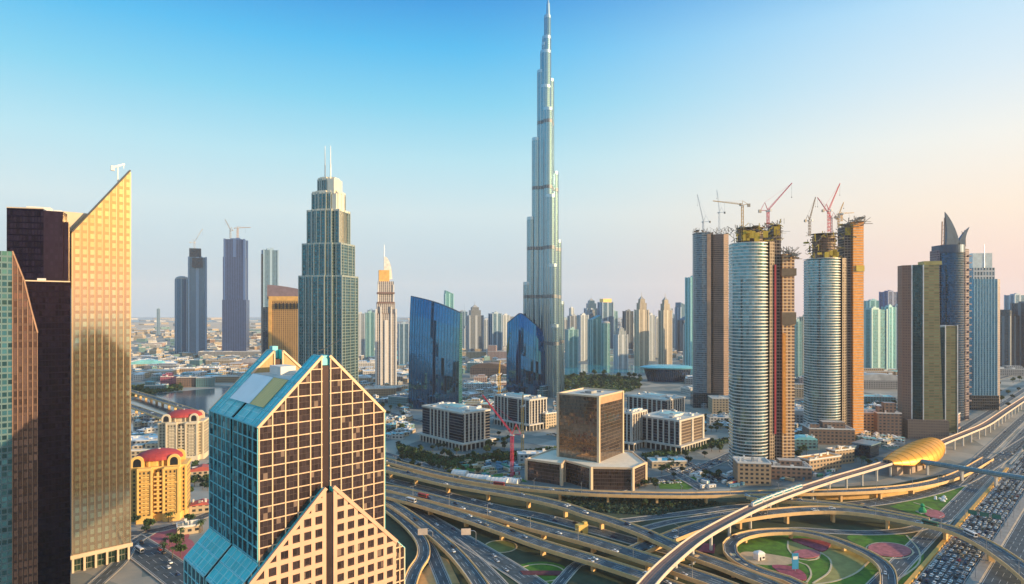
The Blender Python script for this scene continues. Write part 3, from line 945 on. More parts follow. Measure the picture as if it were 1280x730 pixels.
def twin_unfinished(label, pxc, Y, ztop_shell, z_crown, ztop_core, ztop_orange, seed, base_h):
    c = Q(pxc, Y)
    k = Y / 700.0
    s = 1.0
    t = thing('unfinished_tower', label, 'tower under construction', c, R(-6), 'towers under construction')
    t.scale = (SC, SC, 1)
    bandm = plain('white_floor_edge', (0.66, 0.64, 0.60), .45, .2, var=.08)
    W = 33 * k ** 0
    # rounded, banded front shell
    poly = ngon(-10, 0, 17, 15, 28, 0, R(170), R(372)) + [(7, 12), (-27, 12)]
    m = MB(); m.prism(poly, base_h, ztop_shell, 0, 1)
    m.build('glazed_shell', [F_band, M_conc], t)
    m = MB(); banded_shell(m, poly, base_h, ztop_shell + 1, 3.6, .7, 0, .95)
    m.build('floor_bands', bandm, t)
    # narrow ribbed return on the right
    m = MB(); m.prism([(7, -8), (12, -6), (12, 14), (7, 14)], base_h, ztop_shell + 2, 0, 1)
    m.build('ribbed_return', [facade('return_rib', (.55, .42, .28), (.15, .12, .1), 2.5, 3.6, .3, .3, .3, .5, .3, wob=.02), M_conc], t)
    # dark core
    m = MB(); m.prism([(12.2, 0), (20, 0), (20, 18), (12.2, 18)], 0, ztop_core, 0, 1)
    m.build('concrete_core', [F_raw, M_conc], t)
    m = MB(); m.prism([(20.2, -4), (32, -2), (32, 16), (20.2, 16)], base_h, ztop_orange, 0, 1)
    banded_shell(m, [(20.2, -4), (32, -2), (32, 16), (20.2, 16)], base_h, ztop_orange, 3.6, .5, 2, .9)
    m.build('netted_wing', [M_orange if seed % 2 else facade('half_clad', (.80, .50, .22), (.30, .2, .16), 4, 3.6, .3, .35, .3, .5, .3, wob=0), M_conc, plain('wing_edge', (.62, .47, .33), .6)], t)
    scaffold(t, -26, 8, -12, 12, ztop_shell, z_crown, 150, seed, [M_scafY, M_scafG, M_scafS])
    scaffold(t, 10, 22, -3, 14, ztop_core - 18, ztop_core + 3, 60, seed + 5, [M_scafY, M_scafG, M_scafS])
    scaffold(t, 20, 33, -6, 14, ztop_orange - 6, ztop_orange + 5, 60, seed + 9, [M_scafS, M_scafG])
    m = MB(); m.prism(ngon(-9, 2, 12, 10, 16), ztop_shell, z_crown - 3, 0, 1); banded_shell(m, ngon(-9, 2, 13, 11, 16), ztop_shell + 3, z_crown, 3.6, .5, 1, .6)
    m.build('top_floors', [F_rawb, M_scafG], t)
    m = MB()
    rr = random.Random(seed)
    for i in range(6):
        m.box(rr.uniform(-20, 4), -12.3, ztop_shell + rr.uniform(0, 8), ztop_shell + rr.uniform(9, 14), rr.uniform(3, 5), .3)
    m.build('yellow_screens', M_scafY, t)
    m = MB(); m.box(16, -.5, ztop_core - 12, ztop_core - 2, 6, .4); m.build('yellow_screen', M_scafY, t)
    return t
SC = 1.12
Y = 700.0
t2 = twin_unfinished('unfinished tower with white banded rounded shell nearest the interchange, red and yellow cranes above', 950, Y, ZT(305, Y), ZT(286, Y) + 2, ZT(281, Y), ZT(318, Y), 20, 0)
SC = 1.22
Y = 864.0
t3 = twin_unfinished('unfinished tower with white banded shell and a tall orange netted wing, second from the interchange', 1041, Y, ZT(325, Y), ZT(292, Y), ZT(283, Y), ZT(278, Y), 41, 0)
# extras on the nearer one: dark upper floors of its wing
m = MB(); m.box(26, 5, ZT(403, 700) - 2, ZT(388, 700) - 2, 13.5, 20); m.build('unglazed_floors', M_scafG, t2)
m = MB(); m.box(26, 5, ZT(345, 700), ZT(336, 700), 14, 20.5); m.build('unglazed_floors', M_scafG, t2)
m = MB(); m.box(21.5, -4.4, 40, 150, 3.0, .8); m.build('orange_strip', M_orange, t2)
m = MB(); m.box(12.5, -6.5, 40, 225, 1.6, 1.6); m.build('hoist_mast', M_red, t2)
m = MB(); m.prism([(23, -5), (32.5, -3), (32.5, 8), (23, 8)], 228, 236, 0, 0, True); m.build('yellow_cap', M_scafY, t3)

def far_unfinished():
    Y = 1150.0
    c = Q(889, Y)
    t = thing('unfinished_tower', 'bare concrete twin slab tower under construction, farthest left of the crane-topped towers', 'tower under construction', c, R(-8), 'towers under construction')
    zt = ZT(292, Y)
    poly = [(-30, 2), (-27, -8), (-18, -12), (-4, -12), (-1, -4), (-1, 20), (-30, 20)]
    m = MB(); m.prism(poly, 0, zt, 0, 1); banded_shell(m, poly, 0, zt + 1, 3.8, .6, 2, .8)
    m.build('rounded_slab', [facade('raw_teal', (.26, .30, .34), (.14, .26, .34), 2.8, 3.8, .2, .3, .3, .5, .5, wob=.03), M_conc, plain('slab_edge', (.32, .36, .40), .6)], t)
    poly = [(3, -6), (20, -10), (30, -2), (30, 20), (3, 20)]
    m = MB(); m.prism(poly, 0, zt - 2, 0, 1); banded_shell(m, poly, 0, zt - 1, 3.8, .6, 2, .8)
    m.build('right_slab', [F_rawb, M_conc, plain('slab_edge_brown', (.36, .25, .20), .7)], t)
    m = MB(); m.box(1, 8, 0, zt + 2, 5, 18); m.build('concrete_core', F_raw, t)
    m = MB(); m.box(-6, -12.4, 10, zt - 2, 7, 1.2); m.build('brown_strip', plain('brown_strip', (.42, .27, .18), .7), t)
    scaffold(t, -31, 30, -12, 12, zt - 4, zt + 7, 110, 7, [M_scafG, M_scafS, M_scafG])
    m = MB(); m.box(-12, -4, 0, 26, 46, 34); m.build('podium', facade('dark_podium', (.12, .14, .16), (.05, .10, .13), 3, 4, .2, .2), t)
far_unfinished()
# cranes over those towers
Y = 1150.0
crane('thin grey luffing crane on the bare concrete tower, the left one of its pair', Q(879, Y, ZT(292, Y)), 20, 52, 78, -60, M_steel)
crane('thin grey luffing crane on the bare concrete tower, the right one of its pair', Q(899, Y, ZT(294, Y)), 40, 42, 84, -70, M_steel)
Y = 695.0
crane('yellow hammerhead crane beside the nearest banded tower, its level jib pointing left', Q(928, Y, ZT(305, Y) - 4), 46, 32, 8, -85, plain('crane_ochre', (.62, .38, .12), .5), 'hammerhead', 2.0)
crane('tall red luffing crane over the nearest banded tower, jib rising to the right', Q(960, Y + 12, ZT(283, Y)), 18, 42, 48, 85, M_pinkred, w=2.2)
Y = 860.0
crane('small brown luffing crane at the left edge of the orange-winged tower', Q(1012, Y - 6, ZT(296, Y)), 20, 34, 72, 70, M_scafG, w=2.2)
crane('red luffing crane on the orange-winged tower with jib leaning right', Q(1036, Y, ZT(290, Y)), 28, 42, 64, 75, M_pinkred, w=2.6)
crane('red luffing crane on the orange-winged tower with jib leaning left', Q(1039, Y + 14, ZT(290, Y)), 20, 34, 58, -80, M_pinkred, w=2.2)
crane('small ochre hammerhead crane on the orange-winged tower, farthest right', Q(1052, Y + 5, ZT(276, Y)), 9, 18, 5, 85, plain('crane_ochre', (.62, .38, .12), .5), 'hammerhead', 2.0)
crane('small ochre luffing crane on top of the orange-winged tower core', Q(1048, Y + 8, ZT(284, Y)), 14, 22, 68, 80, plain('crane_ochre', (.62, .38, .12), .5), w=2.0)
# site cranes near the office blocks
c = P(640, 600)
crane('magenta red tower crane rising from the building site, jib leaning far left', c, 46, 52, 47, -62, M_pinkred, w=2.4)
c = P(653, 568)
crane('slim ochre tower crane on the building site right of the magenta one', c, 58, 14, 80, 20, plain('crane_ochre', (.62, .38, .12), .5), w=2.4)
c = P(624, 512)
crane('short yellow tower crane between the two blue glass towers', c, 62, 22, 70, 10, M_yellow, w=3.4)

# ================================================================== TOWERS ON THE RIGHT
def right_towers():
    # leaning gold and green tower
    Y = 864.0
    c = Q(1157, Y)
    t = thing('folded_tower', 'tower with folded gold and green face between white edge lines, beside the metro station', 'tower', c, R(-12))
    zt = ZT(331, Y)
    def lv(f): return f
    gold = facade('olive_gold_glass', (0.16, 0.15, 0.09), (0.16, 0.22, 0.15), 7.2, 3.7, .1, .42, .35, .6, .3, wob=.03)
    dg = facade('dark_green_glass', (0.03, 0.07, 0.08), (0.05, 0.13, 0.16), 2, 3.7, .08, .12, .08, .85, .3, wob=.02)
    br = facade('fawn_stone', (0.24, 0.19, 0.16), (0.18, 0.15, 0.14), 3, 3.7, .4, .5, .5, .1, .2, wob=0)
    N = 8
    def ring(f, x0, x1, y0, y1):
        bow = 5.0 * (f - .5) ** 2 * 4 - 2.0
        return (x0, y0, x1, y1, bow)
    # kinked plan that swells to the foot on the right
    def sec(f):
        s = 6.0 * (1 - f) ** 1.6
        return [(-27, 6), (-17, 0), (-4, -3), (17 + s, 1), (17 + s, 22), (-27, 22)]
    rings = [[(x, y, zt * k / N) for x, y in sec(k / N)] for k in range(N + 1)]
    for nm, seg, mt in (('stone_edge', (0,), br), ('glass_strip', (1,), dg), ('folded_face', (2,), gold), ('body', (3, 4, 5), br)):
        m = MB()
        for k in range(N):
            for i in seg:
                A, B = rings[k], rings[k + 1]; j = (i + 1) % 6
                L = math.dist(A[i], A[j])
                dz = 0 if nm != 'stone_edge' else 0
                m.face([A[i], A[j], B[j], B[i]], 0, [(0, A[i][2]), (L, A[j][2]), (L, B[j][2]), (0, B[i][2])])
        m.build(nm, mt, t)
    m = MB(); m.face(rings[-1], 0); m.box(9, 10, zt, zt + 5, 22, 20); m.build('roof', M_gold if 0 else plain('olive_roof', (.42, .36, .14), .5, .3), t)
    m = MB()
    for i in (1, 2):
        for k in range(N): m.beam(rings[k][i], rings[k + 1][i], 1.3, 1.3)
    m.build('white_edge', plain('pale_edge', (.66, .70, .72), .4, .3), t)
    m = MB(); m.box(0, 2, 0, 26, 50, 22); m.build('podium', br, t)
    # smaller sister
    Y = 905.0
    c = Q(1183, Y)
    t = thing('folded_tower', 'shorter white edged dark tower tucked between the folded tower and the claw-topped one', 'tower', c, R(-8))
    zt = ZT(407, Y)
    m = MB(); m.prism([(-15, 0), (-3, -3), (-3, 20), (-15, 20)], 0, zt - 3, 0, 1); m.build('glass_strip', [dg, M_white], t)
    m = MB(); m.prism([(-2.9, -3), (14, -1), (14, 20), (-2.9, 20)], 0, zt, 0, 1); m.build('folded_face', [gold, M_white], t)
    m = MB()
    for x, y in ((-15, 0), (-3, -3.2), (14, -1)): m.beam((x, y, 0), (x, y, zt + 1), 1.3)
    m.beam((-15, -.2, zt - 1), (-3, -3.3, zt), 1.3, 2)
    m.build('white_edge', plain('pale_edge', (.66, .70, .72), .4, .3), t)
    # claw topped tower
    Y = 1009.0
    c = Q(1193, Y)
    t = thing('claw_topped_tower', 'very dark blue tower crowned by two curved claw-like blades', 'skyscraper', c, R(0))
    zt = ZT(308, Y)
    nb = facade('midnight_glass', (0.04, 0.07, 0.13), (0.03, 0.14, 0.30), 1.8, 3.8, .14, .22, .08, .85, .4, wob=.03)
    nb2 = facade('mauve_glass', (0.30, 0.24, 0.26), (0.12, 0.12, 0.18), 1.8, 3.8, .3, .35, .2, .7, .4, wob=.03)
    poly = ngon(-3, 4, 19, 16, 20, 0, R(180), R(360)) + [(16, 20), (-22, 20)]
    m = MB(); m.prism(poly, 0, zt, 0, 1); m.build('rounded_shaft', [nb, M_dark], t)
    m = MB(); m.prism([(16.2, -2), (25, 2), (25, 22), (16.2, 22)], 0, zt - 4, 0, 1)
    m.prism([(-26, 4), (-22.2, 1), (-22.2, 20), (-26, 20)], 0, zt - 6, 0, 1)
    m.build('side_fin', [nb2, M_dark], t)
    m = MB()
    z = 30
    while z < zt - 6:
        m.box(24, 9, z, z + 2.2, 4.5, 22); z += 11
    m.build('fin_ledges', plain('mauve_ledges', (.34, .27, .28), .5), t)
    m = MB(); m.prism(grow(poly, 1.2), zt - 10, zt + 2, 0, 0, True); m.build('crown_ring', plain('crown_blue', (.05, .09, .15), .35, .4), t)
    def blade(x0, h, lean, w, nm='crown_blade'):
        b = MB(); N = 10; rings = []
        for k in range(N + 1):
            f = k / N
            ww = w * (1 - f) ** .75 + .35
            xx = x0 + lean * (f ** 2.0)
            z = zt + 1 + h * f
            rings.append([(xx - ww / 2, 0, z), (xx + ww / 2, 0, z), (xx + ww / 2, 6 * (1 - f) + 1, z), (xx - ww / 2, 6 * (1 - f) + 1, z)])
        b.loft(rings, 0, True, True, True)
        b.build(nm, plain('blade_blue', (.10, .15, .22), .3, .5), t)
    blade(-2, 54, -13, 22); blade(12, 30, 12, 12)
    for sg, hs_ in ((-1, (40, 46)), (1, (26, 22))):
      m = MB()
      for x, h in ((19, hs_[0]), (15, hs_[1])): m.beam((sg * x, 2, zt), (sg * x * .95, 2, zt + h), 1.4)
      for k in range(6 if sg < 0 else 4): m.beam((sg * 19, 2, zt + 6 * k + 2), (sg * 12.5, 2, zt + 6 * k + 6), .6)
      m.build('crown_struts', plain('strut_brown', (.34, .24, .2), .5, .3), t)
    # light blue tower
    Y = 1115.0
    c = Q(1231, Y)
    t = thing('sky_blue_tower', 'sky blue ribbed glass tower with a pale square cap and thin mast', 'skyscraper', c, R(-4))
    zt = ZT(349, Y)
    sb = facade('sky_blue_glass', (0.16, 0.36, 0.50), (0.16, 0.46, 0.68), 2.4, 3.8, .25, .12, .12, .8, .2, wob=.02)
    m = MB(); m.prism([(-27, -4), (-24, -8), (16, -8), (18, -4), (18, 24), (-27, 24)], 26, zt, 0, 1); m.build('ribbed_shaft', [sb, M_white], t)
    m = MB(); m.prism([(18.2, -2), (27, 2), (27, 26), (18.2, 26)], 0, zt, 0, 1); m.build('stone_side', [facade('rose_stone', (.48, .36, .32), (.2, .22, .26), 2.4, 3.8, .5, .3, .3, .5, .3, wob=.02), M_white], t)
    m = MB(); m.prism([(-27.5, -8.5), (18.5, -8.5), (18.5, 24), (-27.5, 24)], 0, 26, 0, 1); m.build('dark_base', [facade('base_dark', (.05, .06, .08), (.04, .07, .1), 3, 5), M_white], t)
    m = MB()
    for k in range(9): m.beam((-23 + k * 4.8, -8.3, 26), (-23 + k * 4.8, -8.3, zt), .7, .9)
    m.build('ribs', plain('pale_blue_rib', (.30, .50, .62), .35, .5), t)
    m = MB(); m.box(-3, 8, zt, zt + 20, 36, 22); m.build('pale_cap', facade('cap_dark', (.55, .60, .64), (.16, .3, .42), 5, 9, .35, .3), t)
    m = MB(); m.box(-4, 8, zt + 20, zt + 46, 33, 16); m.build('cap_box', plain('pale_blue_cap', (.50, .62, .68), .3, .4), t)
    m = MB(); m.tube((-1, 0, zt + 20), (-1, 0, ZT(305, Y)), .9, .4); m.build('mast', M_steel, t)
right_towers()
# ================================================================== GROUND AND WATER
def sheet(name, pts, z, mat, label=None):
    """flat patch; pts are world xy"""
    m = MB()
    ar = sum(pts[i][0] * pts[(i + 1) % len(pts)][1] - pts[(i + 1) % len(pts)][0] * pts[i][1] for i in range(len(pts)))
    if ar < 0: pts = pts[::-1]
    m.face([(p[0], p[1], z) for p in pts])
    return m.build(name, mat)
def pp(*a): return [(P(x, y).x, P(x, y).y) for x, y in a]
def smooth_closed(pts, k=6):
    n = len(pts); out = []
    for i in range(n):
        p0, p1, p2, p3 = pts[i - 1], pts[i], pts[(i + 1) % n], pts[(i + 2) % n]
        for j in range(k):
            t = j / k
            out.append(tuple(0.5 * ((2 * p1[a]) + (-p0[a] + p2[a]) * t + (2 * p0[a] - 5 * p1[a] + 4 * p2[a] - p3[a]) * t * t + (-p0[a] + 3 * p1[a] - 3 * p2[a] + p3[a]) * t ** 3) for a in (0, 1)))
    return out
def ground_mat():
    t = NT('city_ground')
    p = t.pos()
    big = t.noise(0.0016, 6, p, .65)
    mid = t.noise(0.012, 6, p, .7)
    vor = t.new('ShaderNodeTexVoronoi'); vor.inputs['Scale'].default_value = 0.02; t.link(p, vor.inputs['Vector'])
    c1 = t.ramp(mid, [(.3, (.05, .10, .11)), (.45, (.15, .18, .17)), (.54, (.34, .28, .21)), (.7, (.50, .42, .33))])
    c2 = t.ramp(big, [(.35, (.40, .34, .27)), (.5, (.13, .19, .20)), (.66, (.50, .41, .32))])
    c = t.mix(.45, c1, c2)
    sp = t.new('ShaderNodeSeparateColor'); t.link(vor.outputs['Color'], sp.inputs[0])
    blk = t.ramp(sp.outputs[0], [(0, (.05, .10, .11)), (.3, (.20, .21, .19)), (.6, (.40, .34, .27)), (1, (.56, .52, .46))])
    c = t.mix(.4, c, blk)
    t.link(t.bsdf(c, .9), t.out.inputs[0])
    return t.mat
tag(sheet('ground', [(-16400, -16400), (16400, -16400), (16400, 16400), (-16400, 16400)], 0, ground_mat()), kind='structure')
def water(name, pts, z=.3, col=(.02, .10, .12)):
    t = NT(name + '_surface')
    nz = t.noise(.15, 4, t.pos())
    b = t.new('ShaderNodeBump'); b.inputs['Strength'].default_value = .08; t.link(nz, b.inputs['Height'])
    t.link(t.bsdf(col, .12, 0, b.outputs[0], .6), t.out.inputs[0])
    tag(sheet(name, pts, z, t.mat), kind='structure')
M_sand = plain('desert_sand', (.50, .40, .30), .9, var=.12, scale=.004)
M_grass = plain('mown_grass', (.065, .165, .008), .9, var=.5, scale=.14)
M_verge = plain('dark_verge', (.035, .055, .028), .95, var=.45, scale=.05)
M_asph = plain('asphalt', (.055, .076, .09), .75, var=.5, scale=.22)
M_pave = plain('paving', (.26, .22, .18), .85, var=.2, scale=.1)
M_mark = plain('road_paint', (.72, .72, .70), .6, var=.15, scale=.5)
M_kerb = plain('kerb_stone', (.48, .42, .34), .8)
M_par = plain('parapet_cream', (.74, .48, .22), .75, var=.12, scale=.2)
M_plum = plain('plum_flowers', (.30, .06, .09), .9, var=.4, scale=.35)
M_tan = plain('dry_grass', (.30, .26, .08), .9, var=.25, scale=.15)
tag(sheet('sea', [(-16300, 12000), (16300, 12000), (16300, 16350), (-16300, 16350)], .5, plain('sea_water', (.10, .22, .30), .5)), kind='structure')
tag(sheet('desert', smooth_closed(pp((120, 404), (350, 403), (500, 404), (640, 403), (600, 411), (400, 413), (120, 416)), 3), .6, M_sand), kind='structure')
tag(sheet('creek', smooth_closed(pp((150, 399), (400, 398.5), (560, 399), (500, 402), (150, 402.5)), 3), .8, plain('creek_water', (.06, .20, .26), .4)), kind='structure')
water('lake', smooth_closed(pp((700, 458), (740, 455), (800, 457), (830, 462), (795, 467), (740, 466), (705, 469)), 4), .5, (.03, .30, .34))
water('basin', smooth_closed(pp((165, 500), (230, 489), (300, 485), (340, 497), (345, 520), (262, 530), (205, 522), (168, 545)), 4), .5, (.02, .07, .10))
tag(sheet('verge', pp((478, 570), (560, 592), (650, 612), (800, 617), (930, 613), (1110, 606), (1232, 583), (1140, 745), (1000, 860), (600, 860), (470, 760)), .05, M_verge), kind='structure')
tag(sheet('paving', smooth_closed(pp((500, 580), (520, 552), (620, 545), (700, 560), (850, 560), (930, 585), (1090, 560), (1130, 575), (1100, 600), (860, 612), (650, 605)), 4), .03, plain('plaza_paving', (.15, .18, .18), .85, var=.4, scale=.03)), kind='structure')

# ================================================================== ROADS
def spline(pts, step=7.0):
    pts = [Vector(p) for p in pts]
    pts = [pts[0] * 2 - pts[1]] + pts + [pts[-1] * 2 - pts[-2]]
    out = []
    for i in range(1, len(pts) - 2):
        p0, p1, p2, p3 = pts[i - 1:i + 3]
        n = max(1, int((p2 - p1).length / step))
        for j in range(n):
            t = j / n
            out.append(0.5 * ((2 * p1) + (p2 - p0) * t + (2 * p0 - 5 * p1 + 4 * p2 - p3) * t * t + (3 * p1 - p0 - 3 * p2 + p3) * t ** 3))
    out.append(pts[-2])
    return out
def offs(path, d, dz=0.0):
    out = []
    for i, p in enumerate(path):
        a = path[max(0, i - 1)]; b = path[min(len(path) - 1, i + 1)]
        t = Vector((b.x - a.x, b.y - a.y)); t.normalize()
        out.append(Vector((p.x + t.y * d, p.y - t.x * d, p.z + dz)))   # + is to the right of travel
    return out
def strip(m, path, a, b, dz, mi=0, dash=None, both=False):
    A = offs(path, a, dz); B = offs(path, b, dz)
    for i in range(len(path) - 1):
        if dash and (i % dash[0]) >= dash[1]: continue
        m.face([B[i], B[i + 1], A[i + 1], A[i]], mi) if b > a else m.face([A[i], A[i + 1], B[i + 1], B[i]], mi)
def wallstrip(m, path, a, b, z0, z1, mi=0):
    """solid wall between offsets a<b and heights z0..z1 along path"""
    A0, A1, B0, B1 = offs(path, a, z0), offs(path, a, z1), offs(path, b, z0), offs(path, b, z1)
    n = len(path)
    for i in range(n - 1):
        m.face([A0[i + 1], A0[i], A1[i], A1[i + 1]], mi)
        m.face([B0[i], B0[i + 1], B1[i + 1], B1[i]], mi)
        m.face([A1[i], B1[i], B1[i + 1], A1[i + 1]], mi)
        m.face([A0[i], A0[i + 1], B0[i + 1], B0[i]], mi)
    m.face([A0[0], B0[0], B1[0], A1[0]], mi); m.face([A0[-1], A1[-1], B1[-1], B0[-1]], mi)
ROADS = {}
_zi = [0]
def viaduct(key, label, pts, w, z, lanes=3, pier=38, thick=1.7, par=1.1, side=None, piers=True):
    """raised road on piers; pts = photo pixels of the centre line, z = one height or one per point"""
    _zi[0] += 1
    zz = [z] * len(pts) if isinstance(z, (int, float)) else z
    path = spline([P(p[0], p[1], q + _zi[0] * .02) for p, q in zip(pts, zz)])
    ROADS[key] = (path, w, lanes)
    t = thing('road_viaduct', label, 'viaduct', (0, 0, 0))
    m = MB(); wallstrip(m, path, -w / 2, w / 2, -thick, 0, 0)
    m.build('deck', [side or M_par], t)
    m = MB(); strip(m, path, -w / 2 + .5, w / 2 - .5, .03)
    m.build('asphalt', M_asph, t)
    for s in (-1, 1):
        m = MB()
        a, b = (s * w / 2 - .35, s * w / 2 + .15) if s > 0 else (s * w / 2 - .15, s * w / 2 + .35)
        wallstrip(m, path, a, b, -thick * .55, par)
        m.build('parapet', side or M_par, t)
    m = MB()
    for s in (-1, 1): strip(m, path, s * (w / 2 - 1.3) - .12, s * (w / 2 - 1.3) + .12, .06)
    for k in range(1, lanes):
        o = -w / 2 + 1.3 + (w - 2.6) * k / lanes
        strip(m, path, o - .1, o + .1, .06, 0, (2, 1))
    m.build('lane_markings', M_mark, t)
    if piers:
        acc = pier * .5
        for i in range(1, len(path)):
            acc += (path[i] - path[i - 1]).length
            if acc >= pier and path[i].z > 4.0:
                acc = 0
                p = path[i]; a = path[i - 1]
                ang = math.atan2(p.y - a.y, p.x - a.x)
                m = MB()
                m.box(0, 0, 0, p.z - thick - 1.1, 2.0, min(4.5, w * .3), 0)
                m.box(0, 0, p.z - thick - 1.1, p.z - thick, 2.4, w * .62, 0)
                o = m.build('pier', side or M_par, t, loc=(p.x, p.y, 0)); o.rotation_euler = (0, 0, ang)
    return t
def road(key, pts, w, lanes=3, z=None, name='road', world=False, light=False, kerb=True):
    _zi[0] += 1
    z0 = .12 + _zi[0] * .02 if z is None else z
    path = spline([Vector((p[0], p[1], z0)) if world else P(p[0], p[1], z0) for p in pts])
    for p in path: p.z = z0
    ROADS[key] = (path, w, lanes)
    m = MB(); strip(m, path, -w / 2, w / 2, 0)
    for s in (-1, 1): strip(m, path, s * (w / 2 - .8) - .1, s * (w / 2 - .8) + .1, .02, 1)
    for k in range(1, lanes):
        o = -w / 2 + .8 + (w - 1.6) * k / lanes
        strip(m, path, o - .09, o + .09, .02, 1, (2, 1))
    if kerb:
        for s in (-1, 1):
            a, b = (w / 2, w / 2 + .9) if s > 0 else (-w / 2 - .9, -w / 2)
            wallstrip(m, path, a, b, -.1, .14, 2)
    o = m.build(name, [M_asph, M_mark, M_kerb])
    tag(o, kind='structure')
    return o
# --- ground level roads
D45 = math.sqrt(.5)
def uv45(u, v): return ((u + v) * D45, (u - v) * D45)
road('szr_jam', [uv45(-100, -92.5), uv45(600, -92.5), uv45(1500, -92.5), uv45(3800, -92.5)], 23, 6, world=True, name='highway')
road('szr_far', [uv45(-100, -62), uv45(600, -62), uv45(1500, -62), uv45(3800, -62)], 24, 6, world=True, name='highway')
road('szr_serv', [uv45(440, -119), uv45(900, -119), uv45(1500, -121), uv45(3800, -121)], 12, 3, world=True)
road('szr_serv2', [uv45(760, -136), uv45(1100, -138), uv45(1500, -139), uv45(3800, -140)], 11, 3, world=True)
road('szr_serv3', [uv45(1080, -190), uv45(1500, -187), uv45(2400, -186), uv45(3800, -186)], 10, 2, world=True)
road('behind', [(470, 594), (489, 601), (531, 611), (572, 622), (624, 635), (679, 646), (732, 660), (790, 676), (850, 692)], 13, 3)
road('h1', [(770, 652), (805, 648), (840, 643.7), (881, 638.6), (914, 634), (960, 630)], 9, 2)
road('h2', [(800, 662), (840, 652), (881, 646), (915, 641), (950, 637)], 8, 2)
road('g_arc', [(960, 664), (1000, 662), (1031, 664), (1082, 666), (1123, 664), (1150, 659), (1185, 647)], 9, 2)
road('g2', [(1040, 634), (1060, 631.5), (1100, 627), (1140, 620), (1175, 611), (1205, 600), (1240, 580), (1275, 556), (1330, 520)], 15, 4)
road('d2', [(505, 632), (521, 640), (548, 656), (579, 674.5), (607, 691), (640, 711.5), (665, 728), (700, 755)], 15, 4)
road('d2b', [(560, 672), (579, 687), (597, 703), (620, 726), (640, 750)], 10, 3)
road('d4', [(527, 672), (537.5, 687), (546, 707), (554, 726), (560, 745)], 8, 2)
road('p1', [(690, 740), (705, 722), (722, 705), (742, 700)], 7, 2)
road('boulevard', [(770, 612), (795, 604), (850, 594), (900, 575), (935, 560), (990, 545)], 16, 4)
road('boulevard2', [(480, 566), (540, 583), (600, 592), (650, 585), (692, 575), (700, 560), (715, 545)], 9, 2)
road('crossroad', [(800, 572), (830, 583), (860, 600), (880, 612)], 12, 3)
road('left1', [(150, 668), (190, 664), (230, 654), (262, 642), (300, 628)], 11, 2)
road('left2', [(155, 672), (180, 688), (205, 706), (235, 728), (270, 752)], 22, 5)
road('left3', [(120, 730), (150, 702), (165, 680), (190, 664)], 9, 2)
road('mid1', [(440, 500), (500, 520), (560, 530), (620, 520), (700, 522), (780, 500), (860, 497), (930, 500)], 13, 3)
road('mid2', [(160, 478), (240, 470), (330, 476), (440, 470), (520, 480), (600, 474)], 14, 3)
road('mid3', [(1060, 505), (1110, 498), (1160, 500), (1260, 470), (1400, 430)], 12, 3)
road('mid4', [(880, 520), (940, 512), (1000, 500), (1080, 490)], 13, 3)
# --- raised roads
viaduct('A', 'curved flyover nearest the brown cube podium, running off to the upper right',
        [(470, 572), (510, 583), (550, 593), (600, 602.5), (650, 609), (700, 613.5), (760, 617), (850, 618.5), (910, 617.5), (960, 616), (1010, 615.5), (1060, 614), (1100, 612), (1140, 608), (1175, 601), (1205, 590), (1235, 573)],
        11, [8.5] * 12 + [8, 6.5, 4, 2, 1], 3)
viaduct('B', 'flyover splitting off the middle one and sweeping down to the metro line',
        [(470, 583), (520, 595), (560, 604.5), (600, 611.5), (640, 618), (680, 626), (707, 633), (732, 641.6), (763, 651), (800, 664), (839, 681), (865, 693), (902, 706), (932, 718), (963, 730), (1000, 748)],
        12.5, [8.3] * 10 + [7.5, 6.5, 5, 3.5, 2.2, 1.5], 3)
viaduct('C2', 'upper of the two wide parallel flyovers crossing below the middle flyover',
        [(470, 609), (489, 611), (531, 621), (583, 634.5), (624, 645), (660, 656), (700, 666.5), (742, 677.6), (820, 702), (860, 716), (900, 730), (960, 755)],
        14.5, 7.0, 4)
viaduct('C1', 'lower of the two wide parallel flyovers, nearest the camera of the pair',
        [(470, 617), (489, 620), (531, 631), (583, 647), (644, 668.5), (679, 681), (742, 700), (804, 720), (860, 740), (900, 756)],
        12.5, 6.6, 4)
viaduct('D1', 'curving ramp at bottom left with cream parapets, running down beside the gabled glass tower',
        [(470, 620), (489, 630), (511, 644), (537.5, 664), (562, 685), (579, 703), (595, 724), (610, 748)], 10.5, 4.2, 3)
viaduct('D3', 'innermost curling ramp hugging the foot of the gabled glass tower',
        [(470, 626), (489, 639), (511, 657), (527, 677), (529, 695), (519, 711.5), (512, 730), (508, 750)], 9, 3.2, 2, thick=1.2)
viaduct('F', 'flyover feeding in from behind the metro line towards the highway crossing',
        [(935, 620), (960, 623.5), (1000, 626.5), (1041, 630), (1082, 635.5), (1123, 643), (1160, 650.5)], 9.5, [8.3, 8.6, 9, 9, 9, 9, 9], 2)
viaduct('E', 'long arched flyover passing over the jammed highway at right',
        [(790, 690), (830, 674), (867, 660), (902, 651), (934.5, 645), (963, 641), (1004, 637.5), (1041, 637), (1082, 640.5), (1123, 647.5), (1164, 655.5), (1199, 665), (1231, 680), (1262, 700), (1290, 722), (1330, 760)],
        14, [2, 4, 6, 7.5, 8.5, 9, 9.2, 9.4, 9.4, 9.4, 9.4, 9.4, 9.4, 9.4, 9.4, 9.4], 4)
viaduct('L', 'oval loop ramp wrapped round the flower garden',
        [(1004, 734), (984, 724.5), (953, 715), (926, 702.5), (913, 690), (912, 681), (922, 672.5), (943, 666.5), (974, 664), (1004, 665.5), (1041, 674.5), (1082, 691), (1105, 707), (1111, 724), (1108, 745), (1095, 775)],
        9.5, [1.5, 2, 2.6, 3.3, 4, 4.4, 4.6, 4.8, 4.8, 4.8, 4.6, 4.2, 3.8, 3.2, 2.4, 1.5], 2, thick=1.4)
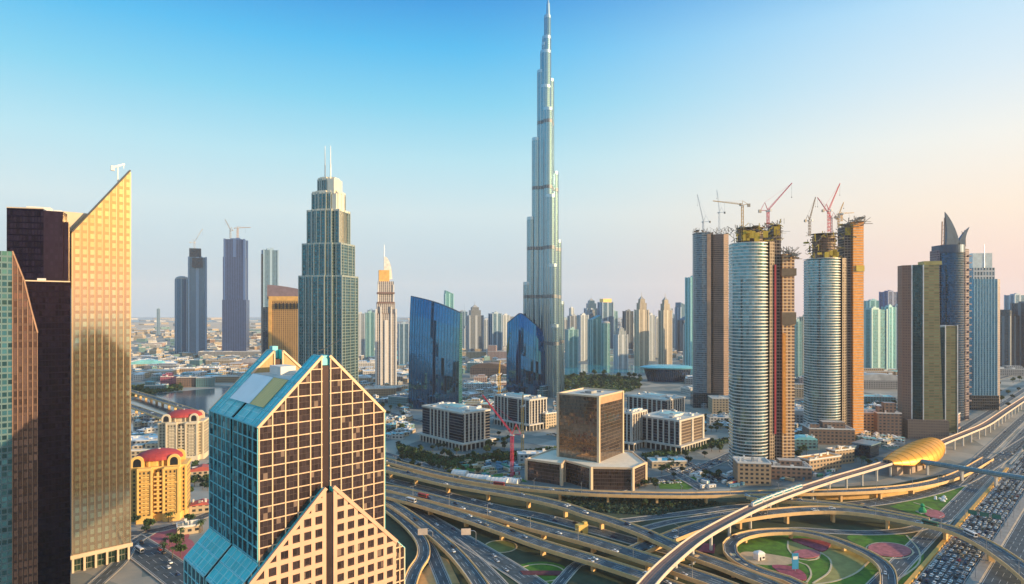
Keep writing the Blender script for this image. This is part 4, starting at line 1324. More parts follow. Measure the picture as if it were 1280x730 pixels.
viaduct('W1', 'upper of two viaducts over the water at left, beyond the red-domed block', [(120, 478), (165, 489), (200, 500), (237, 512), (290, 532), (340, 548)], 13, 8, 3, pier=30)
viaduct('W2', 'lower of two viaducts over the water at left, nearest the golden tower', [(120, 494), (165, 508), (205, 522), (240, 534), (290, 552)], 13, 8, 3, pier=30)
# golden retaining wall and median along the highway
def line_wall(name, label, cat, u0, u1, v, w, h, mat, gap=None):
    path = [Vector(uv45(u, v)).to_3d() for u in range(int(u0), int(u1), 20)]
    m = MB(); wallstrip(m, path, -w / 2, w / 2, 0, h)
    o = m.build(name, mat)
    tag(o, label, cat)
    return o
line_wall('retaining_wall', 'long golden sloped wall along the left edge of the traffic jam', 'wall', 300, 900, -106.5, 2.6, 1.6, plain('golden_wall', (.66, .36, .08), .7, var=.12))
line_wall('median_barrier', 'concrete median between the jammed and the flowing side of the highway', 'barrier', 200, 2400, -77.6, 5.6, .9, plain('median_concrete', (.30, .27, .24), .8))
line_wall('median_barrier', 'low concrete kerb wall between highway and left service road in the distance', 'barrier', 905, 2400, -107.5, 1.8, .8, M_conc)
# wall face below the flyover (ochre)
path = spline([P(x, y, .2) for x, y in ((1020, 624), (1060, 624), (1100, 621.5), (1140, 616), (1172, 608))])
m = MB(); wallstrip(m, path, -.5, .5, -.1, 4.6)
tag(m.build('retaining_wall', plain('ochre_wall', (.70, .42, .14), .7, var=.12)), 'ochre retaining wall carrying the middle flyover down to the highway', 'wall')

# ================================================================== GARDENS
def bed(name, pts, z, h, mat, label=None, cat=None, kind=None):
    m = MB()
    ar = sum(pts[i][0] * pts[(i + 1) % len(pts)][1] - pts[(i + 1) % len(pts)][0] * pts[i][1] for i in range(len(pts)))
    if ar < 0: pts = pts[::-1]
    m.prism(pts, z, z + h)
    o = m.build(name, mat)
    return tag(o, label, cat, None, kind)
def ell(px, py, rx, ry, n=28, rot=0.0):
    return pp(*[(px + rx * math.cos(a) * 1.0, py + ry * math.sin(a) + rot * rx * math.cos(a)) for a in [2 * math.pi * i / n for i in range(n)]])
def st(name, pts, z, mat): tag(sheet(name, pts, z, mat), kind='structure')
st('lawn', smooth_closed(pp((924, 700), (922, 682), (945, 672), (985, 668), (1035, 677), (1080, 697), (1098, 712), (1098, 735), (1040, 760), (985, 735))), .09, M_grass)
st('lawn', smooth_closed(pp((1060, 670), (1130, 669), (1152, 685), (1152, 705), (1128, 730), (1118, 728), (1112, 708), (1085, 688))), .085, M_grass)
st('lawn', pp((1112, 633), (1200, 607), (1222, 600), (1180, 650), (1150, 645)), .09, M_grass)
st('lawn', smooth_closed(ell(676, 716, 36, 14), 1), .09, M_grass)
st('lawn', ell(626, 683, 19, 7), .09, plain('olive_lawn', (.16, .17, .04), .9, var=.3, scale=.1))
st('lawn', pp((560, 588), (600, 596), (660, 603), (640, 590), (590, 580)), .06, M_grass)
st('lawn', pp((820, 600), (860, 593), (885, 602), (860, 612), (825, 611)), .16, M_grass)
st('paving', smooth_closed(pp((188, 672), (212, 662), (236, 668), (228, 680), (205, 684))), .4, plain('red_paving', (.42, .11, .13), .85, var=.25, scale=.1))
st('paving', smooth_closed(pp((205, 690), (222, 678), (240, 676), (246, 700), (230, 702))), .42, plain('red_paving', (.42, .11, .13), .85))
st('dirt_patch', smooth_closed(pp((519, 735), (530, 712), (541, 705), (548, 722), (552, 745))), .10, plain('orange_sand', (.60, .33, .12), .9))
st('dirt_patch', pp((540, 690), (560, 700), (575, 730), (560, 730), (545, 700)), .11, plain('orange_sand', (.60, .33, .12), .9))
st('dirt_patch', smooth_closed(pp((925, 692), (940, 690), (990, 698), (985, 706), (950, 706), (930, 700))), .13, plain('pale_sand', (.48, .34, .20), .9))
st('dry_lawn', smooth_closed(pp((1037, 680), (1062, 687), (1086, 702), (1070, 716), (1045, 726), (1015, 730), (1034, 716), (1039, 700), (1026, 691))), .13, M_tan)
st('dry_lawn', smooth_closed(pp((985, 677), (998, 679), (1020, 688), (1008, 687), (992, 692), (985, 684))), .13, M_tan)
bed('flower_bed', smooth_closed(pp((990, 675), (1010, 674.5), (1036, 679), (1036, 685), (1028, 690), (1016, 686), (1000, 680))), .1, .7, M_plum, 'leaf-shaped plum flower bed at the top of the loop garden', 'flower bed')
bed('flower_bed', ell(1008.5, 693, 17, 5.5), .1, .6, plain('pink_flowers', (.40, .12, .13), .9, var=.35, scale=.35), 'small oval rose-red flower bed inside the loop ramp', 'flower bed')
bed('flower_bed', ell(1112, 688, 27, 8.5, rot=.08), .1, .6, plain('pink_flowers', (.40, .12, .13), .9), 'large oval rose-red flower bed on the lawn right of the loop ramp', 'flower bed')
bed('flower_bed', ell(1168, 643, 13, 5, rot=.15), .1, .6, plain('pink_flowers', (.40, .12, .13), .9), 'oval rose-red flower bed on the triangular lawn by the highway', 'flower bed')
bed('flower_bed', smooth_closed(pp((965, 708), (990, 709), (1006, 718), (1006, 726), (985, 722))), .1, .6, M_plum, 'plum flower bed at the bottom of the loop garden beside the blue sign', 'flower bed')
bed('flower_bed', pp((650, 714.5), (703, 714.5), (699, 720), (654, 719)), .1, .6, plain('dark_plum', (.12, .03, .04), .9, var=.4, scale=.3), 'dark red hedge stripe across the small oval lawn at the bottom', 'flower bed')
bed('flower_bed', pp((872, 690), (880, 680), (894, 681), (893, 692)), .1, .6, M_plum, 'plum flower bed under the metro viaduct', 'flower bed')
def path_ring(pts, w=1.2):
    path = spline([P(x, y, .2) for x, y in pts], 4)
    m = MB(); wallstrip(m, path, -w / 2, w / 2, -.12, .1)
    tag(m.build('garden_path', plain('path_edge', (.55, .44, .28), .8)), kind='structure')
for rng in (((1133, 669), (1148, 687), (1149, 703), (1135, 716), (1121, 724)),
            ((1025, 690), (1038, 700), (1036, 715), (1016, 729)), ((1086, 702), (1070, 716), (1045, 726), (1015, 731)),
            ((1142, 628), (1160, 634), (1180, 645)), ((985, 676), (986, 687), (1000, 699), (1020, 699), (1026, 691)),
            ((988, 700), (1008, 706), (1014, 718), (1008, 728))):
    path_ring(rng)
for e in ((1112, 688, 29.5, 9.8, .08), (676, 716, 30, 11, 0), (626, 683, 20, 7.6, 0)):
    q = [(e[0] + e[2] * math.cos(a), e[1] + e[3] * math.sin(a) + e[4] * e[2] * math.cos(a)) for a in [2 * math.pi * i / 24 for i in range(25)]]
    path_ring(q, 1.0)

# ================================================================== METRO
def metro():
    pts = [(770, 778), (790, 752), (805, 735), (820, 718), (840, 699), (871, 674), (902, 655.5), (943, 634.5), (984, 618), (1041, 599), (1082, 587), (1113, 577.5), (1145, 567), (1183, 551), (1208, 541), (1233, 530), (1257, 514), (1280, 499), (1310, 480), (1350, 459)]
    path = spline([P(x, y, 15.0) for x, y in pts])
    ROADS['metro'] = (path, 9, 2)
    t = thing('metro_viaduct', 'slender metro viaduct curving through the interchange to the golden station', 'viaduct')
    m = MB(); wallstrip(m, path, -4.6, 4.6, -.9, 0); wallstrip(m, path, -2.4, 2.4, -2.2, -.9)
    cm = plain('metro_concrete', (.60, .48, .38), .7, var=.08)
    m.build('deck', cm, t)
    for s in (-1, 1):
        m = MB(); wallstrip(m, path, s * 4.75 - .25, s * 4.75 + .25, -1.1, 1.2); m.build('parapet', plain('metro_parapet', (.70, .56, .44), .65, var=.06), t)
    m = MB()
    for c in (-2.1, 2.1):
        for r in (-.75, .75): wallstrip(m, path, c + r - .12, c + r + .12, .02, .22)
    m.build('rails', plain('rail_rust', (.20, .12, .10), .5, .4), t)
    m = MB(); strip(m, path, -4.4, 4.4, .03); m.build('track_bed', plain('track_bed', (.26, .17, .14), .9, var=.2, scale=.3), t)
    acc = 0
    for i in range(1, len(path)):
        acc += (path[i] - path[i - 1]).length
        if acc > 30:
            acc = 0; p = path[i]; a = path[i - 1]
            m = MB(); m.tube((0, 0, 0), (0, 0, 11.3), 1.15, 1.15, 12); m.loft([[(-1.2, -1.2, 11.3), (1.2, -1.2, 11.3), (1.2, 1.2, 11.3), (-1.2, 1.2, 11.3)], [(-1.2, -2.6, 12.8), (1.2, -2.6, 12.8), (1.2, 2.6, 12.8), (-1.2, 2.6, 12.8)]], 0, True, True, True)
            o = m.build('pier', plain('pier_white', (.62, .60, .55), .7, var=.06), t, loc=(p.x, p.y, 0)); o.rotation_euler = (0, 0, math.atan2(p.y - a.y, p.x - a.x))
    # train
    tr = thing('metro_train', 'short pale metro train with turquoise windows on the elevated track', 'train')
    wp = plain('train_white', (.68, .66, .62), .35, .1, var=.04); tq = plain('train_turquoise', (.02, .30, .38), .2, .3, var=.08)
    dist = [0]
    for i in range(1, len(path)): dist.append(dist[-1] + (path[i] - path[i - 1]).length)
    A = P(943, 634, 15); i0 = min(range(len(path)), key=lambda i: (path[i] - A).length)
    def at(s):
        for i in range(1, len(path)):
            if dist[i] >= s:
                f = (s - dist[i - 1]) / (dist[i] - dist[i - 1]); return path[i - 1].lerp(path[i], f)
    s = dist[i0]
    for k in range(5):
        p, q = at(s), at(s + 16.6)
        d = (q - p).normalized(); n = Vector((-d.y, d.x, 0)); off = n * 2.1
        mid = (p + q) / 2 + off; ang = math.atan2(d.y, d.x); L = (q - p).length
        m = MB()
        prof = [(-1.35, .5), (1.35, .5), (1.4, 1.6), (1.4, 3.0), (1.0, 3.75), (-1.0, 3.75), (-1.4, 3.0), (-1.4, 1.6)]
        def ring(x, k_=1.0): return [(x, y * k_, z if z < 2 else 2 + (z - 2) * k_) for y, z in prof]
        rs = [ring(-L / 2), ring(L / 2)]
        if k == 0: rs = [ring(-L / 2, .6), ring(-L / 2 + 1.6)] + rs[1:]
        if k == 4: rs = rs[:1] + [ring(L / 2 - 1.6), ring(L / 2, .6)]
        m.loft(rs, 0, True, True, True)
        o = m.build('carriage', wp, tr, loc=mid); o.rotation_euler = (0, 0, ang)
        m = MB()
        for sy in (-1, 1): m.box(0, sy * 1.42, 1.9, 3.0, L - 2.5, .1)
        for j in range(2): m.box(-L / 4 + j * L / 2, 0, 3.76, 4.1, 4, 1.7)
        m.build('windows', tq, o)
        s += 17.2
    # station shell
    i1 = min(range(len(path)), key=lambda i: (path[i] - P(1113, 577, 15)).length)
    s0 = dist[i1] - 6; Ls = 128
    st_ = thing('metro_station', 'golden seashell-shaped metro station straddling the elevated track', 'station')
    rings = []; rin = []
    N = 22
    gs = plain('station_gold', (.86, .38, .04), .42, .4, var=.10, scale=.08)
    for k in range(N + 1):
        f = k / N
        c = at(s0 + Ls * f); d = (at(min(s0 + Ls * f + 2, dist[-1])) - c).normalized(); n = Vector((d.y, -d.x, 0))
        wv = 3.5 + 15.0 * math.sin(math.pi * min(1, (f * .80 + .03))) ** .8
        hv = 2.6 + 13.5 * math.sin(math.pi * min(1, (f * .78 + .02))) ** .9
        z0 = 15 - 5.5 * math.sin(math.pi * f) - .5
        rg = []
        for j in range(15):
            a = math.pi * j / 14
            rg.append(c + n * (wv * math.cos(a)) + Vector((0, 0, z0 - 15 + hv * (math.sin(a) ** .85 if math.sin(a) > 0 else 0))))
        rings.append(rg)
    m = MB(); m.loft(rings, 0, False)
    ctr = at(s0 + Ls * .98)
    m.build('golden_shell', gs, st_, smooth=True, merge=True)
    m = MB()
    for k in range(0, N + 1, 2):
        for j in range(14): m.beam(rings[k][j] + Vector((0, 0, .15)), rings[k][j + 1] + Vector((0, 0, .15)), .35)
    for j in (0, 14):
        for k in range(N): m.beam(rings[k][j], rings[k + 1][j], .9, 1.1)
    m.build('shell_ribs', plain('shell_rib', (.62, .36, .10), .4, .6), st_)
    m = MB()
    for rg, fl in ((rings[0], False), (rings[-1], True)):
        m.face(rg if fl else rg[::-1], 0)
    m.build('end_glazing', facade('station_glass', (.4, .3, .2), (.10, .14, .18), 2, 2, .1, .1, .15, .6), st_)
    m = MB()
    for f in (.15, .3, .45, .6, .75, .9):
        c = at(s0 + Ls * f); d = (at(s0 + Ls * f + 2) - c).normalized()
        m.box(c.x, c.y, 0, 14, 14, 17 if .2 < f < .85 else 8, math.atan2(d.y, d.x))
    m.build('station_base', plain('station_stone', (.40, .31, .25), .7), st_)
    # entrance cube on the left
    # footbridge tube
    a, b = P(1149, 577, 12.5), P(1280, 598.5, 12.5)
    b = a + (b - a) * 1.45
    t = thing('footbridge', 'grey-blue enclosed footbridge tube spanning the highway from the station', 'footbridge')
    d = (b - a).normalized(); n = Vector((-d.y, d.x, 0)); L = (b - a).length
    prof = [(-2.6, -1.4), (2.6, -1.4), (3.3, -.2), (3.1, 1.6), (1.6, 2.9), (-1.6, 2.9), (-3.1, 1.6), (-3.3, -.2)]
    rs = []
    K = int(L / 5)
    for k in range(K + 1):
        c = a + d * (L * k / K)
        rs.append([c + n * p[0] * -1 + Vector((0, 0, p[1])) for p in prof])
    m = MB(); m.loft(rs, 0, True, True, True); m.build('tube', plain('bridge_blue', (.12, .22, .26), .35, .5), t)
    m = MB()
    for k in range(K + 1):
        c = a + d * (L * k / K)
        rg = [c + n * p[0] * -1.04 + Vector((0, 0, p[1] * 1.04)) for p in prof]
        for j in range(8): m.beam(rg[j], rg[(j + 1) % 8], .25)
    for s_ in (-1, 1): m.beam(a + n * 3.35 * s_ + Vector((0, 0, -.2)), b + n * 3.35 * s_ + Vector((0, 0, -.2)), .4, .5)
    m.build('ribs', plain('bridge_rib', (.26, .36, .38), .4, .4), t)
    for f in (.06, .30, .52, .74, .97):
        c = a + d * L * f
        m = MB(); m.box(0, 0, 0, 11.1, 2.2, 2.2); m.box(0, 0, 10.1, 11.1, 4, 4); m.build('pier', plain('pier_white', (.62, .60, .55), .7), t, loc=(c.x, c.y, 0))
    # left side bridge and entrance block
    t = thing('station_entrance', 'dark blue glass entrance building left of the golden station', 'station entrance', P(1092, 571), R(40))
    m = MB(); m.box(0, 8, 0, 15, 26, 18); m.build('glass_hall', facade('entrance_glass', (.05, .08, .1), (.05, .12, .2), 3, 4, .08, .1, .1, .8), t)
    m = MB(); m.box(0, 8, 15, 16.4, 30, 22); m.box(-24, 14, 11, 14.5, 28, 6); m.box(-36, 14, 0, 11, 3, 3); m.build('roof_and_bridge', plain('entrance_roof', (.16, .26, .32), .4, .4), t)
metro()
# ================================================================== DISTANT TOWERS, EACH ITS OWN THING
def fc(name, wall, glass, bay=4, fl=3.8, fx=.3, fz=.25, **k):
    return facade(name, wall, glass, bay, fl, fx, fz, k.pop('rough', .2), k.pop('metal', .7), k.pop('var', .35), wob=.02, **k)
S = {
 'grey': fc('far_grey', (.34, .37, .40), (.14, .24, .34)),
 'pale': fc('far_pale', (.46, .52, .56), (.20, .34, .44), 5, 3.8, .5, .3),
 'cream': fc('far_cream', (.56, .50, .40), (.24, .26, .26), 5, 3.8, .5, .35),
 'teal': fc('far_teal', (.20, .42, .46), (.07, .36, .42)),
 'dark': fc('far_dark', (.06, .09, .13), (.04, .10, .17)),
 'blue': fc('far_blue', (.14, .28, .42), (.06, .24, .42)),
 'bright': fc('far_bright', (.20, .52, .56), (.08, .46, .54)),
 'slate': fc('far_slate', (.16, .28, .42), (.12, .32, .52)),
 'violet': fc('far_violet', (.07, .11, .24), (.07, .16, .36), 6, 3.8, .3, .2),
}
def far(label, x0, x1, ytop, Y, style, crown='flat', rz=R(20), ratio=.8, z0=0, split=None, group=None, cat='tower'):
    Wp = (x1 - x0) / F * Y
    a = Wp / (abs(math.cos(rz)) + ratio * abs(math.sin(rz)))
    b = a * ratio
    c = Q((x0 + x1) / 2, Y)
    zt = ZT(ytop, Y)
    t = thing('tower_block', label, cat, c, rz, group)
    st_ = S[style]
    rib = plain('far_rib_' + style, tuple(min(1, v) for v in {'grey': (.38, .42, .46), 'pale': (.56, .60, .62), 'cream': (.60, .53, .42), 'teal': (.3, .5, .5), 'dark': (.12, .16, .2), 'blue': (.3, .42, .52), 'bright': (.3, .6, .62), 'slate': (.24, .38, .52), 'violet': (.07, .14, .32)}[style]), .5, var=.08)
    m = MB()
    if crown in ('flat', 'plant', 'gold', 'mast'):
        m.box(0, 0, z0, zt, a, b, 0, 0, 1)
    elif crown == 'dome':
        m.prism(ngon(0, 0, a / 2, b / 2, 20), z0, zt - a * .25, 0, 1)
        rs = [[(a / 2 * math.cos(f) * math.cos(q), b / 2 * math.cos(f) * math.sin(q), zt - a * .25 + a * .25 * math.sin(f)) for q in [2 * math.pi * i / 20 for i in range(20)]] for f in (0, .4, .8, 1.2, 1.5)]
        m.loft(rs, 1, True, False, True)
    elif crown == 'step':
        h = zt - z0
        m.box(0, 0, z0, z0 + h * .80, a, b, 0, 0, 1); m.box(0, 0, z0 + h * .80, z0 + h * .9, a * .74, b * .74, 0, 0, 1)
        m.box(0, 0, z0 + h * .9, z0 + h * .955, a * .5, b * .5, 0, 0, 1)
        m.loft([rect3(0, 0, a * .42, b * .42, z0 + h * .955), rect3(0, 0, a * .04, b * .04, zt)], 1, True, False, True)
    elif crown == 'slope':
        m.slab_xz([(-a / 2, z0), (a / 2, z0), (a / 2, zt - a * .45), (-a / 2, zt)], -b / 2, b / 2, 0, 0, 0)
    elif crown == 'slopeR':
        m.slab_xz([(-a / 2, z0), (a / 2, z0), (a / 2, zt), (-a / 2, zt - a * .45)], -b / 2, b / 2, 0, 0, 0)
    m.build('tower_body', [st_, M_roofgrey], t)
    m = MB()
    top = zt if crown in ('flat', 'plant', 'gold', 'mast') else zt - (a * .45 if 'slope' in crown else (zt - z0) * .2 if crown == 'step' else a * .25)
    if crown != 'dome':
        for sx in (-1, 1):
            for sy in (-1, 1): m.box(sx * a / 2, sy * b / 2, z0, top + 1.5, a * .09, a * .09)
        m.box(0, -b / 2, z0, top + 1, a * .16, .8); m.box(-a / 2, 0, z0, top + 1, .8, b * .2); m.box(a / 2, 0, z0, top + 1, .8, b * .2)
    else:
        for k in range(8):
            q = 2 * math.pi * k / 8; m.box(a / 2 * math.cos(q), b / 2 * math.sin(q), z0, top, a * .05, a * .05, q)
    m.build('corner_ribs', rib, t)
    m = MB()
    if crown == 'plant' or crown == 'flat': m.box(0, 0, zt, zt + 5, a * .5, b * .5); m.box(a * .1, 0, zt + 5, zt + 8, a * .2, b * .2)
    if crown == 'gold': m.box(0, 0, zt, zt + 16, a * .8, b * .8)
    if crown == 'mast': m.box(0, 0, zt, zt + 6, a * .5, b * .5); m.tube((0, 0, zt + 6), (0, 0, zt + 40), a * .03, a * .01)
    if crown == 'step': m.tube((0, 0, zt - 3), (0, 0, zt + 14), .9, .3)
    if m.v: m.build('roof_crown', plain('gold_crown', (.8, .55, .22), .4, .4) if crown == 'gold' else rib, t)
    return t
def rect3(cx, cy, sx, sy, z): return [(p[0], p[1], z) for p in rect(cx, cy, sx, sy)]
# left horizon group
t = far('slender teal tower with rounded top, leftmost of the distant trio', 218, 237, 345, 2500, 'blue', 'dome')
t = far('grey speckled curved tower with a dark top and a crane, beside the teal round-topped one', 235, 259, 322, 2450, 'slate', 'flat', R(25))
m = MB(); w_ = 24 / F * 2450; m.box(-8, 0, ZT(322, 2450), ZT(311, 2450), w_ * .55, w_ * .5); m.box(0, -w_ * .4, ZT(335, 2450), ZT(323, 2450), w_ * .5, 3); m.build('dark_top_floors', S['dark'], t)
t = far('dark violet ribbed distant tower with two cranes on its roof', 282, 308, 300, 2400, 'violet', 'flat', R(12))
m = MB(); m.box(0, 0, 0, ZT(375, 2400), 84, 66); m.box(-2, 0, ZT(375, 2400), ZT(322, 2400), 76, 60)
m.build('lower_shoulders', S['violet'], t)
t = far('slim blue grey tower with a gold-lit side, left of the tan hotel', 327, 348, 313, 1900, 'slate', 'flat', R(30))
m = MB(); m.box(-22, -10, 0, ZT(318, 1900), 8, 12); m.build('dark_edge', S['dark'], t)
crane('pale luffing crane on top of the grey speckled distant tower', Q(243, 2440, ZT(312, 2440)), 26, 62, 62, 60, M_conc, w=4, group='cranes on the horizon')
crane('pale luffing crane on the violet distant tower, jib up to the left', Q(288, 2400, ZT(298, 2400)), 30, 50, 58, -70, M_conc, w=4, group='cranes on the horizon')
crane('tan hammerhead crane on the violet distant tower', Q(297, 2400, ZT(298, 2400)), 38, 48, 3, 85, plain('crane_tan', (.5, .32, .2), .6), 'hammerhead', w=4.5, group='cranes on the horizon')
def tan_hotel():
    Y = 1250; c = Q(356, Y)
    t = thing('curved_hotel', 'tan orange hotel block with a purple grey curved roof, left of the stepped tower', 'hotel', c, R(8))
    g = facade('tan_hotel_grid', (.66, .40, .16), (.30, .17, .08), 4.2, 4.0, .45, .3, .3, .3, .3, wob=0)
    m = MB(); m.prism([(-30, 0), (34, -6), (34, 34), (-30, 34)], 0, ZT(371, Y), 0, 1); m.build('hotel_block', [g, M_roofgrey], t)
    m = MB()
    pts = [(-34, ZT(371, Y) + 4), (34, ZT(371, Y) - 2)]
    n = 10
    top = [(-34 + 68 * i / n, ZT(356, Y) - 10 * (i / n) ** 1.6) for i in range(n + 1)]
    m.slab_xz([(-34, ZT(374, Y)), (34, ZT(371, Y))] + top[::-1], 2, 36)
    m.build('curved_roof', plain('mauve_roof', (.22, .17, .20), .5), t)
    m = MB(); m.prism([(-30.5, -1), (34.5, -7), (34.5, -5.5), (-30.5, .5)], ZT(376, Y), ZT(371, Y) + 1, 0, 0, True)
    m.prism([(-31, -1), (-24, -1.6), (-24, 1), (-31, 1)], 0, ZT(376, Y), 0, 0); m.build('orange_frame', plain('orange_stone', (.78, .45, .14), .6), t)
    m = MB()
    for k in range(7): m.box(-16 + 7 * k, -3.4 - 0.6 * k, ZT(386, Y), ZT(379, Y), 3.2, 1.4)
    m.build('top_openings', M_dark, t)
    m = MB(); m.box(-36, 10, 0, ZT(384, Y), 10, 26); m.build('dark_wing', S['dark'], t)
tan_hotel()
def sail_hotel():
    Y = 1500; c = Q(482, Y)
    t = thing('sail_topped_tower', 'white ribbed hotel tower with an orange band and white sail-shaped crown', 'tower', c, R(15))
    g = facade('sail_hotel', (.72, .66, .60), (.16, .17, .22), 4.5, 3.8, .5, .2, .3, .5, .3, wob=.02)
    m = MB()
    for w, z0, z1 in ((47, 0, ZT(392, Y)), (42, ZT(392, Y), ZT(378, Y)), (36, ZT(378, Y), ZT(352, Y))):
        m.box(0, 0, z0, z1, w, w * .8, 0, 0, 1)
    m.build('hotel_shaft', [g, M_white], t)
    m = MB()
    for x in (-23, -12, 12, 23): m.box(x, -19.4, 0, ZT(380, Y) - abs(x) * .5, 3.2, 2.4)
    m.box(-17.5, -14.8, ZT(392, Y), ZT(356, Y), 3, 2); m.box(17.5, -14.8, ZT(392, Y), ZT(356, Y), 3, 2)
    m.box(0, -19.8, 0, ZT(400, Y), 7, 2.4)
    m.build('white_piers', M_white, t)
    m = MB()
    for zc in (392, 378, 366): m.box(0, 0, ZT(zc, Y) - 3, ZT(zc, Y) + 1, 44 if zc == 392 else 40, 36)
    m.build('ledges', plain('brown_ledge', (.20, .13, .12), .6), t)
    m = MB(); m.box(-4, 0, ZT(352, Y), ZT(338, Y), 24, 22); m.build('orange_lantern', plain('orange_stone', (.78, .45, .14), .6), t)
    m = MB(); n = 8; zb = ZT(349, Y); ztp = ZT(321, Y)
    prof = [(-4, zb)] + [(17 * math.cos(math.pi / 2 * i / n) - 2, zb + (ztp - zb) * math.sin(math.pi / 2 * i / n)) for i in range(n + 1)] + [(-4, ztp)]
    m.slab_xz(prof, -6, 6); m.build('sail_crown', plain('sail_white', (.80, .77, .70), .4), t)
    m = MB(); m.tube((-3, 0, ztp), (-3, 0, ZT(306, Y)), .7, .3); m.build('mast', M_steel, t)
sail_hotel()
FT = [
 ('pale ribbed tower close to the right edge of the stepped tower', 444, 456, 392, 2400, 'pale', 'flat', 15),
 ('grey teal tower between the pale one and the sail-topped tower', 456, 468, 391, 2300, 'teal', 'flat', 20),
 ('low dark teal slab between sail-topped tower and the cobalt tower', 497, 511, 405, 2000, 'blue', 'flat', 20),
 ('far bright teal tower rising behind the cobalt glass tower', 555, 567, 363, 3000, 'bright', 'slope', 20),
 ('grey tower with pale left edge, just right of the cobalt glass tower', 583, 604, 381, 2300, 'grey', 'step', 20),
 ('dark teal tower with notched top, left of the leaf-topped tower', 611, 627, 392, 2300, 'blue', 'flat', 30),
 ('small pale tower between the grey one and the dark teal one', 603, 612, 400, 2600, 'pale', 'flat', 10),
 ('small pale tower immediately left of the leaf-topped tower', 626, 637, 394, 2700, 'pale', 'flat', 25),
 ('squat teal tower at the right foot of the tallest tower', 707, 722, 412, 1950, 'teal', 'flat', 20),
 ('grey tower half hidden behind the squat teal one', 710, 723, 395, 2350, 'grey', 'flat', 15),
 ('pale two-toned tower left of the layered teal tower', 722, 735, 394, 2200, 'pale', 'flat', 25),
 ('far teal tower with stepped top, behind the pale two-toned one', 731, 747, 373, 2900, 'blue', 'step', 10),
 ('green teal tower with a sloping top in the middle of the cluster', 736, 751, 394, 2050, 'teal', 'slopeR', 25),
 ('far blue tower with a gold cap', 748, 766, 378, 2800, 'blue', 'gold', 20),
 ('teal tower with rounded shoulders in front of the gold-capped one', 750, 764, 401, 2000, 'teal', 'dome', 20),
 ('white slab tower with a small peaked roof', 768, 784, 408, 1900, 'pale', 'step', 20),
 ('dark blue far slab behind the white slab tower', 779, 791, 389, 2700, 'dark', 'flat', 20),
 ('ornate cream tower with stepped spire, the left of a matching pair', 794, 810, 370, 2000, 'cream', 'step', 20),
 ('pale flat tower filling the gap right of the left ornate tower', 809, 818, 394, 2200, 'pale', 'flat', 20),
 ('slim grey tower left of the right ornate tower', 816, 826, 398, 2300, 'grey', 'flat', 25),
 ('ornate cream tower with stepped spire, the right of a matching pair', 824, 839, 371, 2000, 'cream', 'step', 25),
 ('dark blue tower with curved flank left of the domed white one', 845, 862, 378, 2700, 'blue', 'slope', 20),
 ('low dark blue block behind the domed white tower', 848, 870, 392, 2400, 'dark', 'slopeR', 20),
 ('white round tower with shallow dome', 852, 868, 403, 1950, 'pale', 'dome', 20),
 ('bright turquoise slab peeping out left of the bare concrete tower', 859, 880, 347, 1700, 'bright', 'flat', 8),
 ('pale ribbed tower seen just right of the bare concrete tower', 905, 921, 432, 1700, 'cream', 'step', 20),
 ('green grey slab seen between the two banded towers, left half', 992, 1001, 402, 1600, 'teal', 'flat', 10),
 ('cream tower seen between the two banded towers, right half', 1001, 1012, 396, 1650, 'cream', 'flat', 10),
 ('wide dark green glass block right of the orange-winged tower', 1075, 1105, 387, 1700, 'teal', 'flat', 20),
 ('small teal cube-topped tower above the green glass block', 1083, 1098, 376, 2500, 'bright', 'flat', 5),
 ('grey blue square tower left of the folded tower', 1102, 1120, 365, 2400, 'violet', 'flat', 15),
 ('pale blue glass tower in front of the grey blue square one', 1104, 1118, 384, 1800, 'bright', 'flat', 20),
 ('white and blue tower touching the left of the folded tower', 1117, 1130, 382, 1900, 'pale', 'flat', 20),
 ('narrow bright slab glimpsed between folded tower and claw-topped tower', 1167, 1176, 345, 1500, 'bright', 'flat', 5),
 ('dark blue block left of two at the right edge of the frame', 1249, 1272, 387, 1750, 'dark', 'slope', 20),
 ('teal far tower above the dark blocks at the right edge', 1260, 1278, 369, 2400, 'blue', 'flat', 10),
 ('dark blue tall block cut by the right edge of the frame', 1268, 1296, 379, 1750, 'dark', 'flat', 20),
 ('small grey tower standing alone right of the tallest tower', 700, 710, 400, 2700, 'grey', 'flat', 20),
 ('faint blue tower at far left behind the mall', 196, 200, 386, 4300, 'blue', 'flat', 20),
]
for lb, x0, x1, yt, Y, s_, cr_, r_ in FT: far(lb, x0, x1, yt, Y, s_, cr_, R(r_))
FZ = [(704, 860, 'right of the tallest tower', 34), (1078, 1128, 'right of the orange-winged tower', 8), (1176, 1300, 'at the far right', 10), (440, 650, 'between the stepped tower and the tallest tower', 14)]
fr_ = random.Random(8)
for x0_, x1_, wh, n_ in FZ:
    for i in range(n_):
        x = fr_.uniform(x0_, x1_); w_ = fr_.uniform(5, 11); Y_ = fr_.uniform(2700, 4200)
        far('slim hazy tower among the farthest ones %s' % wh, x, x + w_, fr_.uniform(385, 405), Y_, fr_.choice(('grey', 'slate', 'blue', 'teal', 'pale', 'slate')), fr_.choice(('flat', 'flat', 'step', 'dome', 'mast')), R(fr_.uniform(5, 35)), .8, 0, None, 'slim hazy towers %s' % wh)
